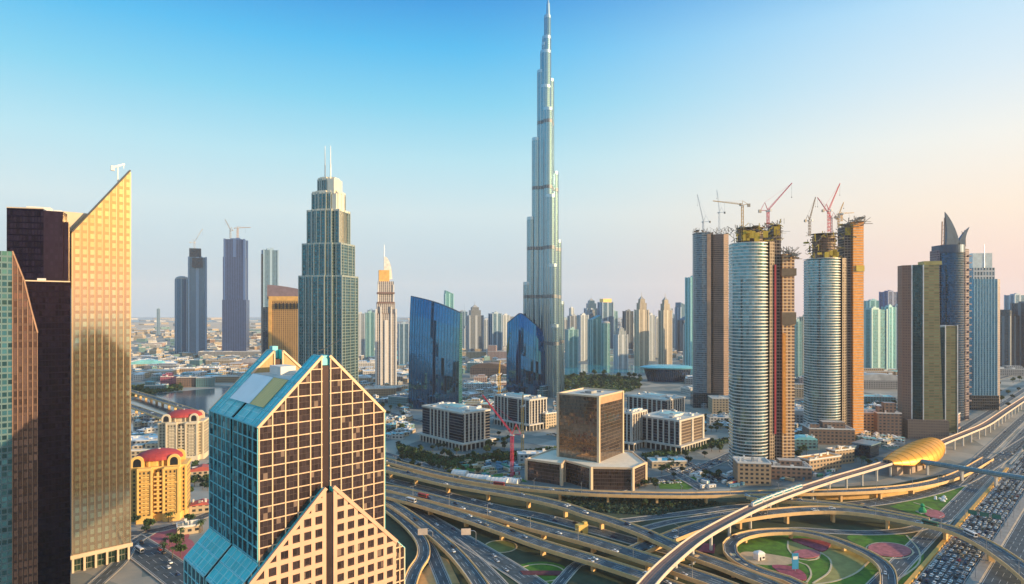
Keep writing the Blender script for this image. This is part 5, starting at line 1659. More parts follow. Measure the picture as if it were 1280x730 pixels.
def opera():
    c = P(837, 478)
    t = thing('opera_house', 'dark blue hull-shaped hall under a wide pale turquoise overhanging roof', 'opera house', c, R(-4))
    rs = []
    for z, k in ((0, .84), (12, .9), (24, .97), (32, 1.0)):
        rs.append([(x * k, y * k, z) for x, y in ngon(0, 30, 58, 30, 32)])
    m = MB(); m.loft(rs, 0); m.build('hall', facade('opera_glass', (.05, .09, .16), (.03, .09, .2), 5, 30, .2, .05), t)
    m = MB(); m.loft([[(x, y, 32) for x, y in ngon(0, 30, 64, 34, 32)], [(x, y, 35) for x, y in ngon(0, 30, 68, 36, 32)], [(x, y, 39) for x, y in ngon(0, 30, 50, 26, 32)]], 0, True, True, True)
    m.build('roof', plain('opera_roof', (.16, .48, .56), .4), t)
opera()

# ================================================================== RED-DOMED APARTMENT BLOCKS
def domed(label, px, py, W, D, eave, rz, yellow):
    c = P(px, py)
    t = thing('domed_apartment_block', label, 'apartment block', c, rz, 'red-domed apartment blocks')
    col = (.78, .50, .16) if yellow else (.62, .54, .40)
    wall = facade('apt_yellow' if yellow else 'apt_cream', col, (.10, .10, .09), 3.1, 3.5, .55, .45, .3, .3, .4, wob=.02)
    tr = plain('apt_trim_y' if yellow else 'apt_trim', tuple(min(1, v * 1.1) for v in col), .7, var=.08)
    redr = plain('red_tile_roof', (.42, .05, .05), .7, var=.15)
    m = MB()
    w, d = W / 2, D / 2
    poly = [(-w, -d * .6), (-w * .55, -d * .6), (-w * .55, -d), (-w * .1, -d), (-w * .1, -d * .75), (w * .3, -d * .75), (w * .3, -d), (w * .8, -d), (w * .8, -d * .6), (w, -d * .6), (w, d * .7), (w * .5, d), (-w * .5, d), (-w, d * .7)]
    m.prism(poly, 4, eave, 0, 1)
    m.build('walls', [wall, tr], t)
    m = MB()
    m.prism(grow(poly, 1.4), 0, 6, 0, 0); m.prism(grow(poly, 1.0), eave - 1, eave + 1, 0, 0, True); m.prism(grow(poly, .7), eave * .72, eave * .72 + .8, 0, 0, True)
    for p in poly[:10]: m.box(p[0], p[1], 0, eave, 1.4, 1.4)
    m.build('cornices', tr, t)
    m = MB()
    for x in (-w * .32, w * .1, w * .55):
        z = 9; m = MB(); m.box(x, -d * .98 + 1, 8, eave - 3, W * .04, .5)
        while z < eave - 4: m.box(x, -d * .98, z, z + 1.0, W * .13, 2.2); z += 3.5
        m.build('balcony_stack', tr, t)
    m = MB(); m.prism(ngon(0, 0, w * .62, d * .62, 20), eave, eave + 5.5, 0, 0); 
    for k in range(10):
        q = 2 * math.pi * k / 10; m.box(w * .72 * math.cos(q), d * .72 * math.sin(q), eave, eave + 6, 1.2, 1.2)
    m.build('drum', tr, t)
    m = MB(); rs = []
    for f in (0, .35, .7, 1.0, 1.25, 1.5):
        rs.append([(w * .84 * math.cos(f) * math.cos(q), d * .84 * math.cos(f) * math.sin(q), eave + 6 + H_D * math.sin(f)) for q in [2 * math.pi * i / 24 for i in range(24)]])
    m.loft(rs, 0, True, True, True); m.build('red_dome', redr, t)
    m = MB()
    for k in (-1, 1):
        for j in (0, 1):
            x, y = k * w * .62, -d * .72 + j * d * 1.3
            n = 10
            prof = [(x - 5, eave + 1)] + [(x - 5 * math.cos(math.pi * i / n), eave + 5 + 5.5 * math.sin(math.pi * i / n)) for i in range(n + 1)] + [(x + 5, eave + 1)]
            m = MB(); m.slab_xz(prof, y - 1, y + 1); m.build('arched_gable', tr, t)
    for k in (-1, 1):
        n = 8; x, y = k * w * .62, -d * .72 - 1.05; m = MB()
        m.face([(x - 3, y, eave + 1.5), (x + 3, y, eave + 1.5)] + [(x + 3 * math.cos(math.pi * i / n), y, eave + 5 + 3.4 * math.sin(math.pi * i / n)) for i in range(n + 1)]); m.build('arched_window', M_dark, t)
    m = MB(); m.tube((0, 0, eave + 5), (0, 0, eave + 14), 1.6, 1.0, 8); m.box(-w * .5, d * .5, eave, eave + 7, 6, 6); m.build('roof_lantern', M_white, t)
H_D = 7.5
domed('bright yellow apartment block with a dark red dome and white arches, standing at the crossroads', 199, 645, 44, 34, 44, R(18), True)
domed('cream apartment block with a red dome, behind the yellow one near the viaducts', 230, 572, 48, 40, 44, R(12), False)

# ================================================================== MALL AND LOW BUILDINGS
rr = random.Random(5)
LOWC = {'cream': (.62, .50, .34), 'white': (.72, .70, .66), 'grey': (.40, .40, .40), 'tan': (.52, .36, .22), 'teal': (.16, .34, .36), 'brown': (.30, .20, .15), 'pink': (.55, .16, .24), 'pale pink': (.64, .44, .38)}
LM = {}
for k, c in LOWC.items():
    LM[k] = (facade('low_' + k, c, (.10, .12, .14), 5, 4.2, .45, .5, .3, .4, .5, wob=.02), plain('lowroof_' + k, tuple(.35 * v + .65 * g for v, g in zip(c, (.5, .5, .48))), .85, var=.3, scale=.05))
ROOFT = plain('roof_turquoise', (.22, .60, .64), .6, var=.3, scale=.05)
ROOFW = plain('roof_white', (.80, .82, .80), .7, var=.25, scale=.05)
def low(label, px, py, w, d, h, rz, col, kind='box', roof=None, cat='building', group=None, name='low_building', kit=6, seed=None):
    c = P(px, py)
    t = thing(name, label, cat, c, rz, group)
    wm, rm = LM[col]; rm = roof or rm
    r_ = random.Random(seed if seed is not None else int(px * 7 + py))
    m = MB()
    m.prism(rect(0, d / 2, w, d), 0, h, 0, 1)
    if kind == 'L': m.prism(rect(-w * .3, d * .4, w * .42, d * .5), h, h * 1.7, 0, 1)
    if kind == 'step': m.prism(rect(w * .1, d * .55, w * .5, d * .5), h, h * 1.4, 0, 1); m.prism(rect(-w * .32, d * .5, w * .2, d * .4), h, h * 1.25, 0, 1)
    if kind == 'vault':
        n = 8; prof = [(-w / 2, h)] + [(-w / 2 * math.cos(math.pi * i / n), h + w * .13 * math.sin(math.pi * i / n)) for i in range(1, n)] + [(w / 2, h)]
        m.slab_xz(prof, 0, d, 1, 1, 1)
    if kind == 'gable': m.slab_xz([(-w / 2, h), (w / 2, h), (0, h + w * .12)], 0, d, 1, 1, 1)
    m.build('walls', wm, t) if False else m.build('walls', [wm, rm], t)
    m = MB()
    if kind in ('box', 'L', 'step'):
        for a_, b_ in (((-w / 2, 0), (w / 2, 0)), ((w / 2, 0), (w / 2, d)), ((-w / 2, 0), (-w / 2, d)), ((-w / 2, d), (w / 2, d))):
            m.beam((a_[0], a_[1], h + .5), (b_[0], b_[1], h + .5), .8, 1.4)
    for i in range(kit):
        hh = h if kind != 'vault' else h + w * .1
        m.box(r_.uniform(-w * .42, w * .42), r_.uniform(d * .12, d * .9), hh, hh + r_.uniform(1.5, 4), r_.uniform(.04, .12) * w, r_.uniform(.06, .16) * d, 0, r_.choice((0, 0, 1)))
    m.build('roof_fittings', [M_white, M_roofgrey], t)
    return t
HB = [
 ('very long grey mall hall on the left horizon', 300, 447, 300, 70, 22, 4, 'grey', 'box', None),
 ('wide pale pink roofed hall with low gable, in front of the long grey hall', 312, 462, 120, 60, 20, -6, 'pale pink', 'gable', None),
 ('bright teal glass box beside the pale pink roofed hall', 243, 460, 34, 30, 24, -8, 'teal', 'box', ROOFT),
 ('cream arcaded low building right beside the golden tower', 192, 471, 90, 50, 15, 6, 'cream', 'box', None),
 ('magenta and red shop block by the water', 208, 483, 26, 24, 22, 10, 'pink', 'step', None),
 ('brown arched gateway block right of the magenta shop', 232, 484, 40, 26, 22, 8, 'brown', 'box', None),
 ('dark blue glass block with pale roof by the water', 254, 484, 32, 26, 21, 6, 'teal', 'box', ROOFW),
 ('long orange brown low wing behind the gabled glass tower', 285, 478, 60, 30, 14, 4, 'tan', 'box', None),
 ('flat turquoise roofed quay building left of the magenta shop', 192, 489, 40, 24, 12, 2, 'teal', 'L', ROOFT),
 ('broad white mall roof with turquoise strips, right of the stepped tower', 470, 462, 120, 60, 20, 12, 'white', 'step', ROOFW),
 ('turquoise vaulted mall hall left of the cobalt tower', 486, 456, 70, 50, 18, 10, 'white', 'vault', ROOFT),
 ('white flat mall building below the turquoise vault', 478, 471, 100, 40, 15, 14, 'white', 'box', ROOFW),
 ('tan brick mall wing right behind the gabled glass tower', 476, 495, 62, 30, 15, 14, 'tan', 'box', None),
 ('dark blue low slab left of the cobalt tower foot', 497, 507, 46, 24, 16, -30, 'teal', 'box', plain('navy_roof', (.06, .12, .18), .6)),
 ('cream domed pavilion roof near the mall, small', 452, 480, 40, 30, 14, 5, 'cream', 'vault', ROOFW),
 ('brown brick hall with curved roof between the blue towers', 611, 473, 100, 52, 26, -12, 'brown', 'vault', plain('brown_roof', (.26, .17, .12), .7)),
 ('teal annex on the left of the brown brick hall', 592, 466, 38, 30, 28, -12, 'teal', 'box', ROOFT),
 ('row of beige terraces behind the brown brick hall, left part', 592, 449, 90, 40, 26, 8, 'cream', 'step', None),
 ('row of beige terraces behind the brown brick hall, right part', 622, 450, 70, 40, 30, -6, 'pale pink', 'L', None),
 ('pale flat roofed building right behind the leaf-topped tower', 597, 487, 60, 26, 12, 5, 'white', 'box', ROOFT),
 ('small cream block between the rear office block and the brown cube', 690, 535, 26, 24, 22, 40, 'cream', 'box', None),
 ('white curved low pavilion behind the magenta crane', 672, 578, 44, 16, 9, 6, 'white', 'box', ROOFW),
 ('ring-shaped pale low pavilion in front of the fawn-walled office block', 837, 585, 40, 18, 7, 4, 'cream', 'box', ROOFT),
 ('cream blank-walled building right of the bare concrete tower', 908, 518, 46, 36, 26, -6, 'cream', 'box', None),
 ('long white flat building behind the nearest banded tower', 916, 530, 70, 20, 9, -4, 'white', 'box', plain('blue_roof', (.12, .26, .34), .6)),
 ('warehouse with pale curved roof seen between the banded towers', 1003, 530, 50, 50, 14, -30, 'grey', 'vault', None),
 ('cream parking block seen between the banded towers', 1001, 497, 50, 34, 18, -10, 'cream', 'step', None),
 ('grey barrel roofed hall right of the orange-winged tower', 1100, 487, 110, 36, 20, -8, 'grey', 'vault', None),
 ('fawn block with dark windows at the foot of the orange-winged tower', 1092, 545, 40, 28, 32, -12, 'tan', 'box', None),
 ('fawn and brown block behind the station entrance', 1112, 548, 30, 22, 34, -12, 'brown', 'step', None),
 ('turquoise roofed market hall right of the orange-winged tower', 1098, 505, 60, 28, 13, -8, 'teal', 'box', ROOFT),
 ('bright orange lit sandy terrace building far right of the orange tower', 1090, 472, 110, 40, 16, -4, 'tan', 'step', None),
 ('rose stone podium wall block beside the folded tower', 1196, 538, 50, 22, 22, 45, 'pale pink', 'box', None),
 ('long beige row at far right beyond the sky blue tower', 1268, 470, 80, 40, 18, -10, 'grey', 'step', None),
 ('white low building at the right edge, beyond the sky blue tower', 1262, 452, 90, 40, 20, -10, 'white', 'box', ROOFW),
 ('tan drum podium under the nearest banded tower', 943, 607, 32, 24, 22, -8, 'tan', 'box', None),
 ('brown scaffolded podium right of the tan drum', 985, 600, 46, 26, 13, -10, 'brown', 'step', None),
 ('ochre hoarding clad podium close to the metro line', 1032, 589, 50, 16, 14, 25, 'tan', 'box', M_orange),
 ('orange hoarding block left of the station entrance', 1056, 580, 30, 12, 16, 22, 'tan', 'box', M_orange),
 ('pale fabric canopy building between the banded towers', 1008, 562, 28, 18, 12, -6, 'teal', 'vault', ROOFT),
 ('dark steel podium below the orange-winged tower', 1040, 556, 56, 30, 20, -8, 'brown', 'step', None),
 ('low white villa roofed house beside the yellow domed block', 251, 642, 18, 14, 7, 20, 'cream', 'gable', plain('villa_red', (.45, .10, .08), .7)),
 ('long red roofed wing between the domed blocks and the glass tower', 252, 600, 40, 14, 9, 20, 'cream', 'gable', plain('villa_red', (.45, .10, .08), .7)),
 ('flat beige building between the golden tower and the cream domed block', 186, 578, 50, 36, 14, 12, 'cream', 'step', None),
 ('wide pale flat roof by the water left of the cream domed block', 180, 560, 60, 34, 9, 12, 'grey', 'box', ROOFW),
 ('small sandy pavilion next to the side wing of the gabled tower', 236, 668, 16, 12, 6, 30, 'cream', 'box', plain('sand_roof', (.6, .46, .3), .8)),
]
for lb, px, py, w, d, h, rz, col, kd, rf in HB: low(lb, px, py, w, d, h, R(rz), col, kd, rf)

for i in range(46):   # larger flat roofed halls of the mall quarter
    px, py = rr.uniform(170, 510), rr.uniform(448, 474)
    if any(abs(px - b[1]) < 22 and abs(py - b[2]) < 7 for b in HB) or (px < 345 and py > 470): continue
    col = rr.choice(('white', 'cream', 'grey', 'tan'))
    low('broad flat %s mall hall in the middle distance on the left' % col, px, py, rr.uniform(50, 110), rr.uniform(30, 50), rr.uniform(10, 17), R(rr.uniform(-8, 16)), col,
        rr.choice(('box', 'step', 'vault')), rr.choice((ROOFT, ROOFW, ROOFW, None)), 'mall', 'broad flat %s mall halls on the left' % col, 'mall_hall', 8, i)
# districts of small low buildings: every one its own thing, sharing a label only where nothing tells them apart
DIST = [
 ('hazy district left of the stepped tower', 165, 378, 417, 446, 55),
 ('quarter between sail-topped and cobalt towers', 440, 640, 418, 445, 60),
 ('quarter below the far tower cluster', 700, 870, 434, 452, 40),
 ('quarter behind the banded towers', 870, 1080, 425, 500, 40),
 ('quarter behind the claw-topped tower', 1075, 1280, 425, 468, 45),
 ('mall quarter left of the cobalt tower', 430, 512, 448, 500, 16),
 ('quarter between the blue towers and office blocks', 575, 700, 470, 512, 14),
]
NEARBLD = [(b[1], b[2], b[3]) for b in HB]
for nm, x0, x1, y0, y1, n in DIST:
    for i in range(n):
        px, py = rr.uniform(x0, x1), y0 + (y1 - y0) * rr.random() ** .8
        Y = 175 * F / (py - HY)
        if any(abs(px - a) < 12 + w_ / 2 / Y * F and abs(py - b) < 5 for a, b, w_ in NEARBLD): continue
        if 700 < px < 835 and 452 < py < 470: continue
        col = rr.choice(('cream', 'white', 'grey', 'tan', 'white', 'cream', 'teal', 'brown', 'pale pink'))
        w, d, h = rr.uniform(18, 60), rr.uniform(16, 40), rr.uniform(8, 24) if py < 460 else rr.uniform(7, 16)
        if py < 430: w *= 1.5; h *= 1.25
        low('low %s building in the %s' % (col, nm), px, py, w, d, h, R(rr.uniform(-20, 50)), col, rr.choice(('box', 'box', 'L', 'step')),
            rr.choice((None, None, ROOFT, ROOFW)), 'building', '%s buildings in the %s' % (col, nm), kit=3, seed=i)
# far city mass near the horizon
ROADPTS = [p for k in ('mid1', 'mid2', 'mid3', 'mid4') for p in ROADS[k][0]]
HBPOS = [(P(b[1], b[2]), b[3], b[4]) for b in HB]
m = MB()
for i in range(1500):
    px = rr.uniform(100, 1400); 
    py = rr.uniform(398, 420)
    if px < 640 and 402 < py < 415 and rr.random() < .93: continue
    c = P(px, py); k = c.y / 3000
    tall = rr.random() < .12 and px > 640
    m.box(c.x, c.y, 0, rr.uniform(8, 26) * (3.2 if tall else 1.2), rr.uniform(25, 70) * k, rr.uniform(25, 60) * k, rr.uniform(0, 1.5), rr.choice((0, 0, 1, 2, 3)), rr.choice((1, 4, 4)), False)
for i in range(2600):
    px = rr.uniform(160, 1290); py = 416 + 62 * rr.random() ** 1.3
    if 690 < px < 850 and 448 < py < 500: continue
    if px < 345 and py > 478: continue
    if px > 1150 and py > 470 - (px - 1150) * .1: continue
    if 500 < px < 700 and py > 500: continue
    c = P(px, py)
    if abs((c.x - c.y) * D45 + 100) < 110: continue
    if any(abs((c - o_).length) < 12 for o_ in ROADPTS): continue
    k = max(1, c.y / 2600)
    w_, d_ = rr.uniform(10, 42) * k, rr.uniform(10, 34) * k
    h_ = rr.uniform(4, 15) * k
    ang = R(rr.choice((43, 43, 15, -10)) + rr.uniform(-4, 4)); mi = rr.choice((0, 0, 1, 1, 2, 3))
    m.box(c.x, c.y, 0, h_, w_, d_, ang, mi, rr.choice((1, 4, 4, 5, 6)), False)
    if rr.random() < .5: m.box(c.x, c.y, h_, h_ + rr.uniform(1.5, 4), w_ * .3, d_ * .35, ang, 1, 4, False)
for (x0, x1, y0, y1, n_) in ((425, 512, 470, 520, 150), (560, 640, 476, 512, 90), (870, 925, 495, 535, 60), (985, 1012, 500, 560, 50), (1075, 1130, 500, 560, 90), (1215, 1290, 440, 470, 90), (165, 200, 520, 600, 40), (690, 720, 496, 540, 20), (480, 515, 520, 550, 30)):
    for i in range(n_):
        c = P(rr.uniform(x0, x1), rr.uniform(y0, y1))
        w_, d_, h_ = rr.uniform(5, 20), rr.uniform(5, 18), rr.uniform(3, 9)
        if (c.x - c.y) * D45 > -205: continue
        if any(abs((c - o_).length) < 14 for o_ in ROADPTS): continue
        if any(abs(c.x - q.x) < ww * .6 and -8 < c.y - q.y < dd + 8 for q, ww, dd in HBPOS): continue
        ang = R(rr.choice((43, 43, 10, -10)))
        m.box(c.x, c.y, 0, h_, w_, d_, ang, rr.choice((0, 0, 1, 2, 3)), rr.choice((4, 4, 5, 6)), False)
        m.box(c.x, c.y, h_, h_ + 1.5, w_ * .3, d_ * .35, ang, 1, 4, False)
tag(m.build('distant_city', [LM['cream'][0], LM['white'][0], LM['grey'][0], LM['teal'][0], ROOFW, ROOFT, LM['tan'][1]]), 'hazy mass of low city blocks stretching to the horizon', 'distant city', kind='stuff')

# ================================================================== BUILDING SITE CLUTTER
CABC = [('white', M_white), ('blue', plain('cabin_blue', (.06, .22, .34), .6)), ('green', plain('cabin_green', (.05, .30, .20), .6)), ('tan', plain('cabin_tan', (.5, .38, .24), .7)), ('red', M_red)]
def cabins(where, spots, grp):
    for i, (px, py) in enumerate(spots):
        nm, mt = CABC[rr.choice((0, 0, 0, 1, 1, 2, 3, 3, 4))]
        m = MB(); L = rr.choice((6, 8, 12)); m.box(0, 0, .3, 2.9, L, 2.6); 
        for k in range(int(L / 1.5)): m.box(-L / 2 + .7 + 1.5 * k, 0, .3, 2.95, .15, 2.75)
        m.box(0, 0, 2.9, 3.1, L + .3, 2.9); m.box(L * .3, -1.36, .4, 2.3, .9, .12, 0, 1); m.box(-L * .2, -1.36, 1.3, 2.2, 1.4, .12, 0, 1)
        o = m.build('site_cabin', [mt, M_dark])
        o.location = P(px, py, .1); o.rotation_euler = (0, 0, R(rr.choice((40, 45, 130, 10, 20))))
        tag(o, '%s site cabin in the %s' % (nm, where), 'site cabin', '%s cabins in the %s' % (nm, where))
cabins('building site left of the brown cube', [(rr.uniform(575, 655), rr.uniform(578, 603)) for i in range(42)], '')
cabins('yard below the nearest banded tower', [(rr.uniform(868, 930), rr.uniform(590, 610)) for i in range(18)], '')
cabins('yard between the nearest banded tower and the metro line', [(rr.uniform(975, 1050), rr.uniform(585, 602)) for i in range(20)], '')
# white tents beside the cube podium
for i, (px, py, L) in enumerate(((598, 600, 24), (622, 604, 22), (640, 604, 14), (575, 594, 16))):
    m = MB(); n = 8
    prof = [(5.5 * math.cos(math.pi * k / n), 4.4 * math.sin(math.pi * k / n) + 1.2) for k in range(n + 1)] + [(-5.5, 0), (5.5, 0)]
    m.slab_xz(prof, -L / 2, L / 2)
    for k in range(int(L / 4)): 
        for j in range(n): m.beam((prof[j][0], -L / 2 + 4 * k, prof[j][1]), (prof[j + 1][0], -L / 2 + 4 * k, prof[j + 1][1]), .3)
    o = m.build('site_tent', M_white); o.location = P(px, py, .1); o.rotation_euler = (0, 0, R(70))
    tag(o, ('long white vaulted site tent left of the magenta crane', 'long white vaulted site tent right of the magenta crane', 'short white vaulted site tent touching the cube podium', 'white vaulted site tent nearest the gabled glass tower')[i], 'tent')
# small structures in the interchange
def kiosk():
    t = thing('kiosk', 'small white kiosk with rounded roof in the loop garden', 'kiosk', P(949, 699), R(20))
    m = MB(); m.box(0, 0, 0, 4.2, 6, 5); m.loft([rect3(0, 0, 6.6, 5.6, 4.2), rect3(0, 0, 5, 4, 5.4), rect3(0, 0, 2, 1.6, 6)], 0, True, True, True); m.build('walls', M_white, t)
    m = MB(); m.box(-1, -2.55, 0, 2.4, 1.2, .1); m.box(1.6, -2.55, 1.2, 2.4, 1.8, .1); m.build('door_and_window', M_dark, t)
    t = thing('billboard', 'tall blue advertising panel in the loop garden beside the plum bed', 'billboard', P(994, 715), R(8))
    m = MB(); m.box(0, 0, 0, 2, .5, .5); m.box(0, .35, 2, 12, .5, .5); m.build('post', M_steel, t)
    m = MB(); m.box(0, 0, 2, 12.5, 4.6, .35); m.build('panel', plain('panel_blue', (.04, .26, .48), .35), t)
    m = MB(); m.box(0, -.22, 8.5, 10.5, 3.4, .06); m.build('white_patch', M_white, t)
    t = thing('topiary', 'bright green sculpted topiary on the triangular lawn by the highway', 'topiary', P(1153, 641))
    m = MB(); m.loft([[(x, y, z) for x, y in ngon(0, 0, r, r, 10)] for r, z in ((2.6, 0), (3.2, 2), (2.2, 4), (1.2, 5.4), (2.0, 6.5), (.6, 8.2))], 0, True, True, True); m.build('foliage', plain('topiary_green', (.02, .32, .12), .8, var=.3, scale=1.2), t)
    m = MB(); m.box(0, 0, 0, .6, 7.5, 7.5); m.build('planter', M_kerb, t)
    for i, (px, py, lb) in enumerate(((529, 676, 'back of a pale overhead road sign on a curved arm, beside the gabled glass tower'), (583, 676, 'back of a pale overhead road sign above the ramp under the flyovers'))):
        t = thing('road_sign', lb, 'road sign', P(px + 12, py + 3), R(5))
        m = MB(); m.tube((0, 0, 0), (0, 0, 7.5), .3, .25); 
        prev = (0, 0, 7.5)
        for k in range(1, 7):
            a_ = math.pi / 2 * k / 6; q = (-2.5 * (1 - math.cos(a_)), 0, 7.5 + 2.0 * math.sin(a_)); m.tube(prev, q, .25); prev = q
        m.tube(prev, (-9, 0, 9.5), .25); m.build('post', M_steel, t)
        m = MB(); m.box(-7.5, -.4, 6.6, 11.4, 7.2, .3); m.build('panel', plain('sign_back', (.62, .52, .44), .6), t)
        m = MB(); [m.box(-10 + 2.4 * k, -.15, 6.6, 11.4, .2, .2) for k in range(3)]; m.build('brackets', M_steel, t)
    t = thing('site_hut', 'small yellow machine shed between the flyovers', 'shed', P(727, 667), R(30))
    m = MB(); m.box(0, 0, 0, 7.5, 9, 5); m.box(3, 0, 7.5, 9, 3, 3); m.build('walls', plain('shed_yellow', (.70, .46, .12), .7), t)
    m = MB(); m.box(-2, -2.56, 0, 3, 2, .1); m.build('door', M_dark, t)
    rr2 = random.Random(3)
    for i in range(7):
        m = MB(); r0 = rr2.uniform(1, 2)
        rs = [[(x * rr2.uniform(.8, 1.2), y * rr2.uniform(.8, 1.2), z) for x, y in ngon(0, 0, r0 * k, r0 * k, 8)] for k, z in ((1, 0), (1.1, .6), (.8, 1.3), (.3, 1.8))]
        m.loft(rs, 0, True, True, True); o = m.build('boulder', M_white); o.location = P(1168 + rr2.uniform(0, 18), 629 - rr2.uniform(0, 8), 0)
        tag(o, 'pale boulder on the triangular lawn near the highway', 'boulder', 'pale boulders on the triangular lawn')
kiosk()

for i, (u_, lb) in enumerate(((640, 'steel sign gantry over the traffic jam beyond the long arched flyover'), (980, 'steel sign gantry over the highway beyond the footbridge'))):
    t = thing('sign_gantry', lb, 'sign gantry', Vector(uv45(u_, -92.5)).to_3d(), R(45))
    m = MB()
    for y in (-13, 13): m.beam((0, y, 0), (0, y, 8.5), .5)
    for z in (7.4, 8.6): m.beam((0, -13, z), (0, 13, z), .3)
    for k in range(13): m.beam((0, -13 + 2 * k, 7.4), (0, -11 + 2 * k, 8.6), .15)
    m.build('frame', M_steel, t)
    for y in (-8, 0, 8):
        m = MB(); m.box(-.4, y, 6.2, 9.6, .15, 6); m.build('sign_panel', plain('panel_green', (.02, .16, .12), .5), t)
# ================================================================== STREET LAMPS
def lamp_proto():
    t = thing('street_lamp', 'tall double-armed street lamp on the highway median', 'street lamp', (0, 0, 0), 0, 'street lamps along the highway median')
    m = MB(); m.tube((0, 0, 0), (0, 0, 13), .22, .12, 6); m.beam((-3, 0, 13.3), (0, 0, 12.8), .14); m.beam((3, 0, 13.3), (0, 0, 12.8), .14); m.build('post', M_steel, t)
    for s in (-1, 1):
        m = MB(); m.box(s * 3.2, 0, 13.2, 13.45, 1.3, .5); m.build('lamp_head', M_roofgrey, t)
    return t
lp = lamp_proto()
for i, u in enumerate(range(470, 1500, 34)):
    o = lp if i == 0 else copy_tree(lp)
    x, y = uv45(u, -77.6); o.location = (x, y, .9); o.rotation_euler = (0, 0, R(-45))
for key, lb, grp in (('C2', 'thin street lamp on the edge of the wide parallel flyovers', 'street lamps on the parallel flyovers'), ('E', 'thin street lamp on the edge of the long arched flyover', 'street lamps on the arched flyover'), ('A', 'thin street lamp on the edge of the middle flyover', 'street lamps on the middle flyover')):
    path, w, ln = ROADS[key]; q = offs(path, w / 2 - .3)
    acc = 0
    for i in range(1, len(q)):
        acc += (q[i] - q[i - 1]).length
        if acc > 42:
            acc = 0; o = copy_tree(lp); o.location = q[i]; o['label'] = lb; o['group'] = grp
            o.scale = (1, 1, .75); d = q[i] - q[i - 1]; o.rotation_euler = (0, 0, math.atan2(d.y, d.x) + R(90))

# ================================================================== CARS
PAINT = {'white': (.78, .78, .76), 'silver': (.50, .52, .54), 'black': (.02, .02, .025), 'dark blue': (.03, .06, .14), 'red': (.42, .03, .03), 'yellow': (.75, .50, .03), 'tan': (.45, .36, .24)}
glassm = plain('car_glass', (.03, .04, .05), .08, .3)
def car_meshes():
    out = {}
    for nm, c in PAINT.items():
        t = NT('car_' + nm.replace(' ', '_')); t.link(t.bsdf(c, .25, .25 if nm != 'white' else 0), t.out.inputs[0])
        for kind in ('saloon', 'offroad'):
            L, W = (4.6, 1.85) if kind == 'saloon' else (4.9, 1.98)
            hb, ht = (.85, 1.42) if kind == 'saloon' else (1.05, 1.82)
            m = MB()
            prof = [(-L / 2, .35), (L / 2, .35), (L / 2 + .05, .62), (L / 2 - .1, hb - .06), (L * .22, hb + .05), (-L * .40, hb + .08), (-L / 2, hb - .04)]
            m.slab_xz([(x, z) for x, z in prof], -W / 2, W / 2, 0)
            # roof
            rx0, rx1 = (-L * .28, L * .06) if kind == 'saloon' else (-L * .42, L * .08)
            m.loft([rect3((rx0 + rx1) / 2, 0, rx1 - rx0, W * .76, ht - .05), rect3((rx0 + rx1) / 2, 0, (rx1 - rx0) * .92, W * .68, ht)], 0, True, True, True)
            for sx in (-L * .31, L * .31):
                for sy in (-1, 1): m.tube((sx, sy * (W / 2 - .18), .33), (sx, sy * (W / 2 + .01), .33), .33, .33, 10, 1)
            o = m.build('body', [t.mat, M_dark]); me = o.data
            bpy.data.objects.remove(o)
            g = MB()
            gx0, gx1 = rx0 - (.5 if kind == 'saloon' else .12), rx1 + .6
            A = [(gx0, -W / 2 + .1, hb), (gx1, -W / 2 + .1, hb), (gx1, W / 2 - .1, hb), (gx0, W / 2 - .1, hb)]
            B = [(rx0, -W * .38, ht - .06), (rx1, -W * .38, ht - .06), (rx1, W * .38, ht - .06), (rx0, W * .38, ht - .06)]
            g.loft([A, B], 0, True); o = g.build('windows', glassm); mg = o.data; bpy.data.objects.remove(o)
            out[nm, kind] = (me, mg)
    return out
CM = car_meshes()
cr_ = random.Random(77)
ncar = [0]
def car(loc, ang, where, cols=None):
    nm = cr_.choice(cols or ('white', 'white', 'white', 'white', 'white', 'silver', 'silver', 'silver', 'black', 'dark blue', 'tan') + (('red',) if cr_.random() < .3 else ()))
    kind = cr_.choice(('saloon', 'saloon', 'offroad'))
    kn = 'saloon car' if kind == 'saloon' else 'off-road car'
    t = bpy.data.objects.new('car', None); new_id(t); t.location = loc; t.rotation_euler = (0, 0, ang)
    tag(t, '%s %s %s' % (nm, kn, where), 'car', '%s %ss %s' % (nm, kn, where))
    a = bpy.data.objects.new('body', CM[nm, kind][0]); new_id(a); a.parent = t
    b = bpy.data.objects.new('windows', CM[nm, kind][1]); new_id(b); b.parent = t
    ncar[0] += 1
    return t
# jam: six lanes bumper to bumper
jam = []
for ln in range(6):
    v = -102.3 + ln * 3.75
    u = 455 + cr_.uniform(0, 6)
    while u < 1000:
        jam.append((u, v + cr_.uniform(-.4, .4)))
        u += cr_.uniform(6.8, 12.5)
jam.sort(key=lambda q: uv45(*q)[1])
stuffc = []
vis = []
for u, v in jam:
    x, y = uv45(u, v)
    px = 640 + x / y * F; py = HY + H * F / y
    if px > 1290 or py > 745: continue
    vis.append((x, y))
yel = False
for i, (x, y) in enumerate(vis):
    if i < 215:
        if i == 6:
            car((x, y, .6), R(45), 'near the bottom of the traffic jam', ['yellow'])
            continue
        car((x, y, .6), R(225 if False else 45) + cr_.uniform(-.04, .04), 'stuck in the highway traffic jam')
    else: stuffc.append((x, y, .6, R(45)))
def along(key, n, where, z=.08, s0=0.0, s1=1.0):
    path, w, lanes = ROADS[key]
    for k in range(n):
        i = int((s0 + (s1 - s0) * cr_.random()) * (len(path) - 2))
        ln = cr_.randrange(lanes)
        o = -w / 2 + 1.3 + (w - 2.6) * (ln + .5) / lanes
        q = offs(path, o, z)[i]; d = path[i + 1] - path[i]
        car(q, math.atan2(d.y, d.x), where)
along('E', 12, 'on the long arched flyover')
along('C1', 9, 'on the lower parallel flyover')
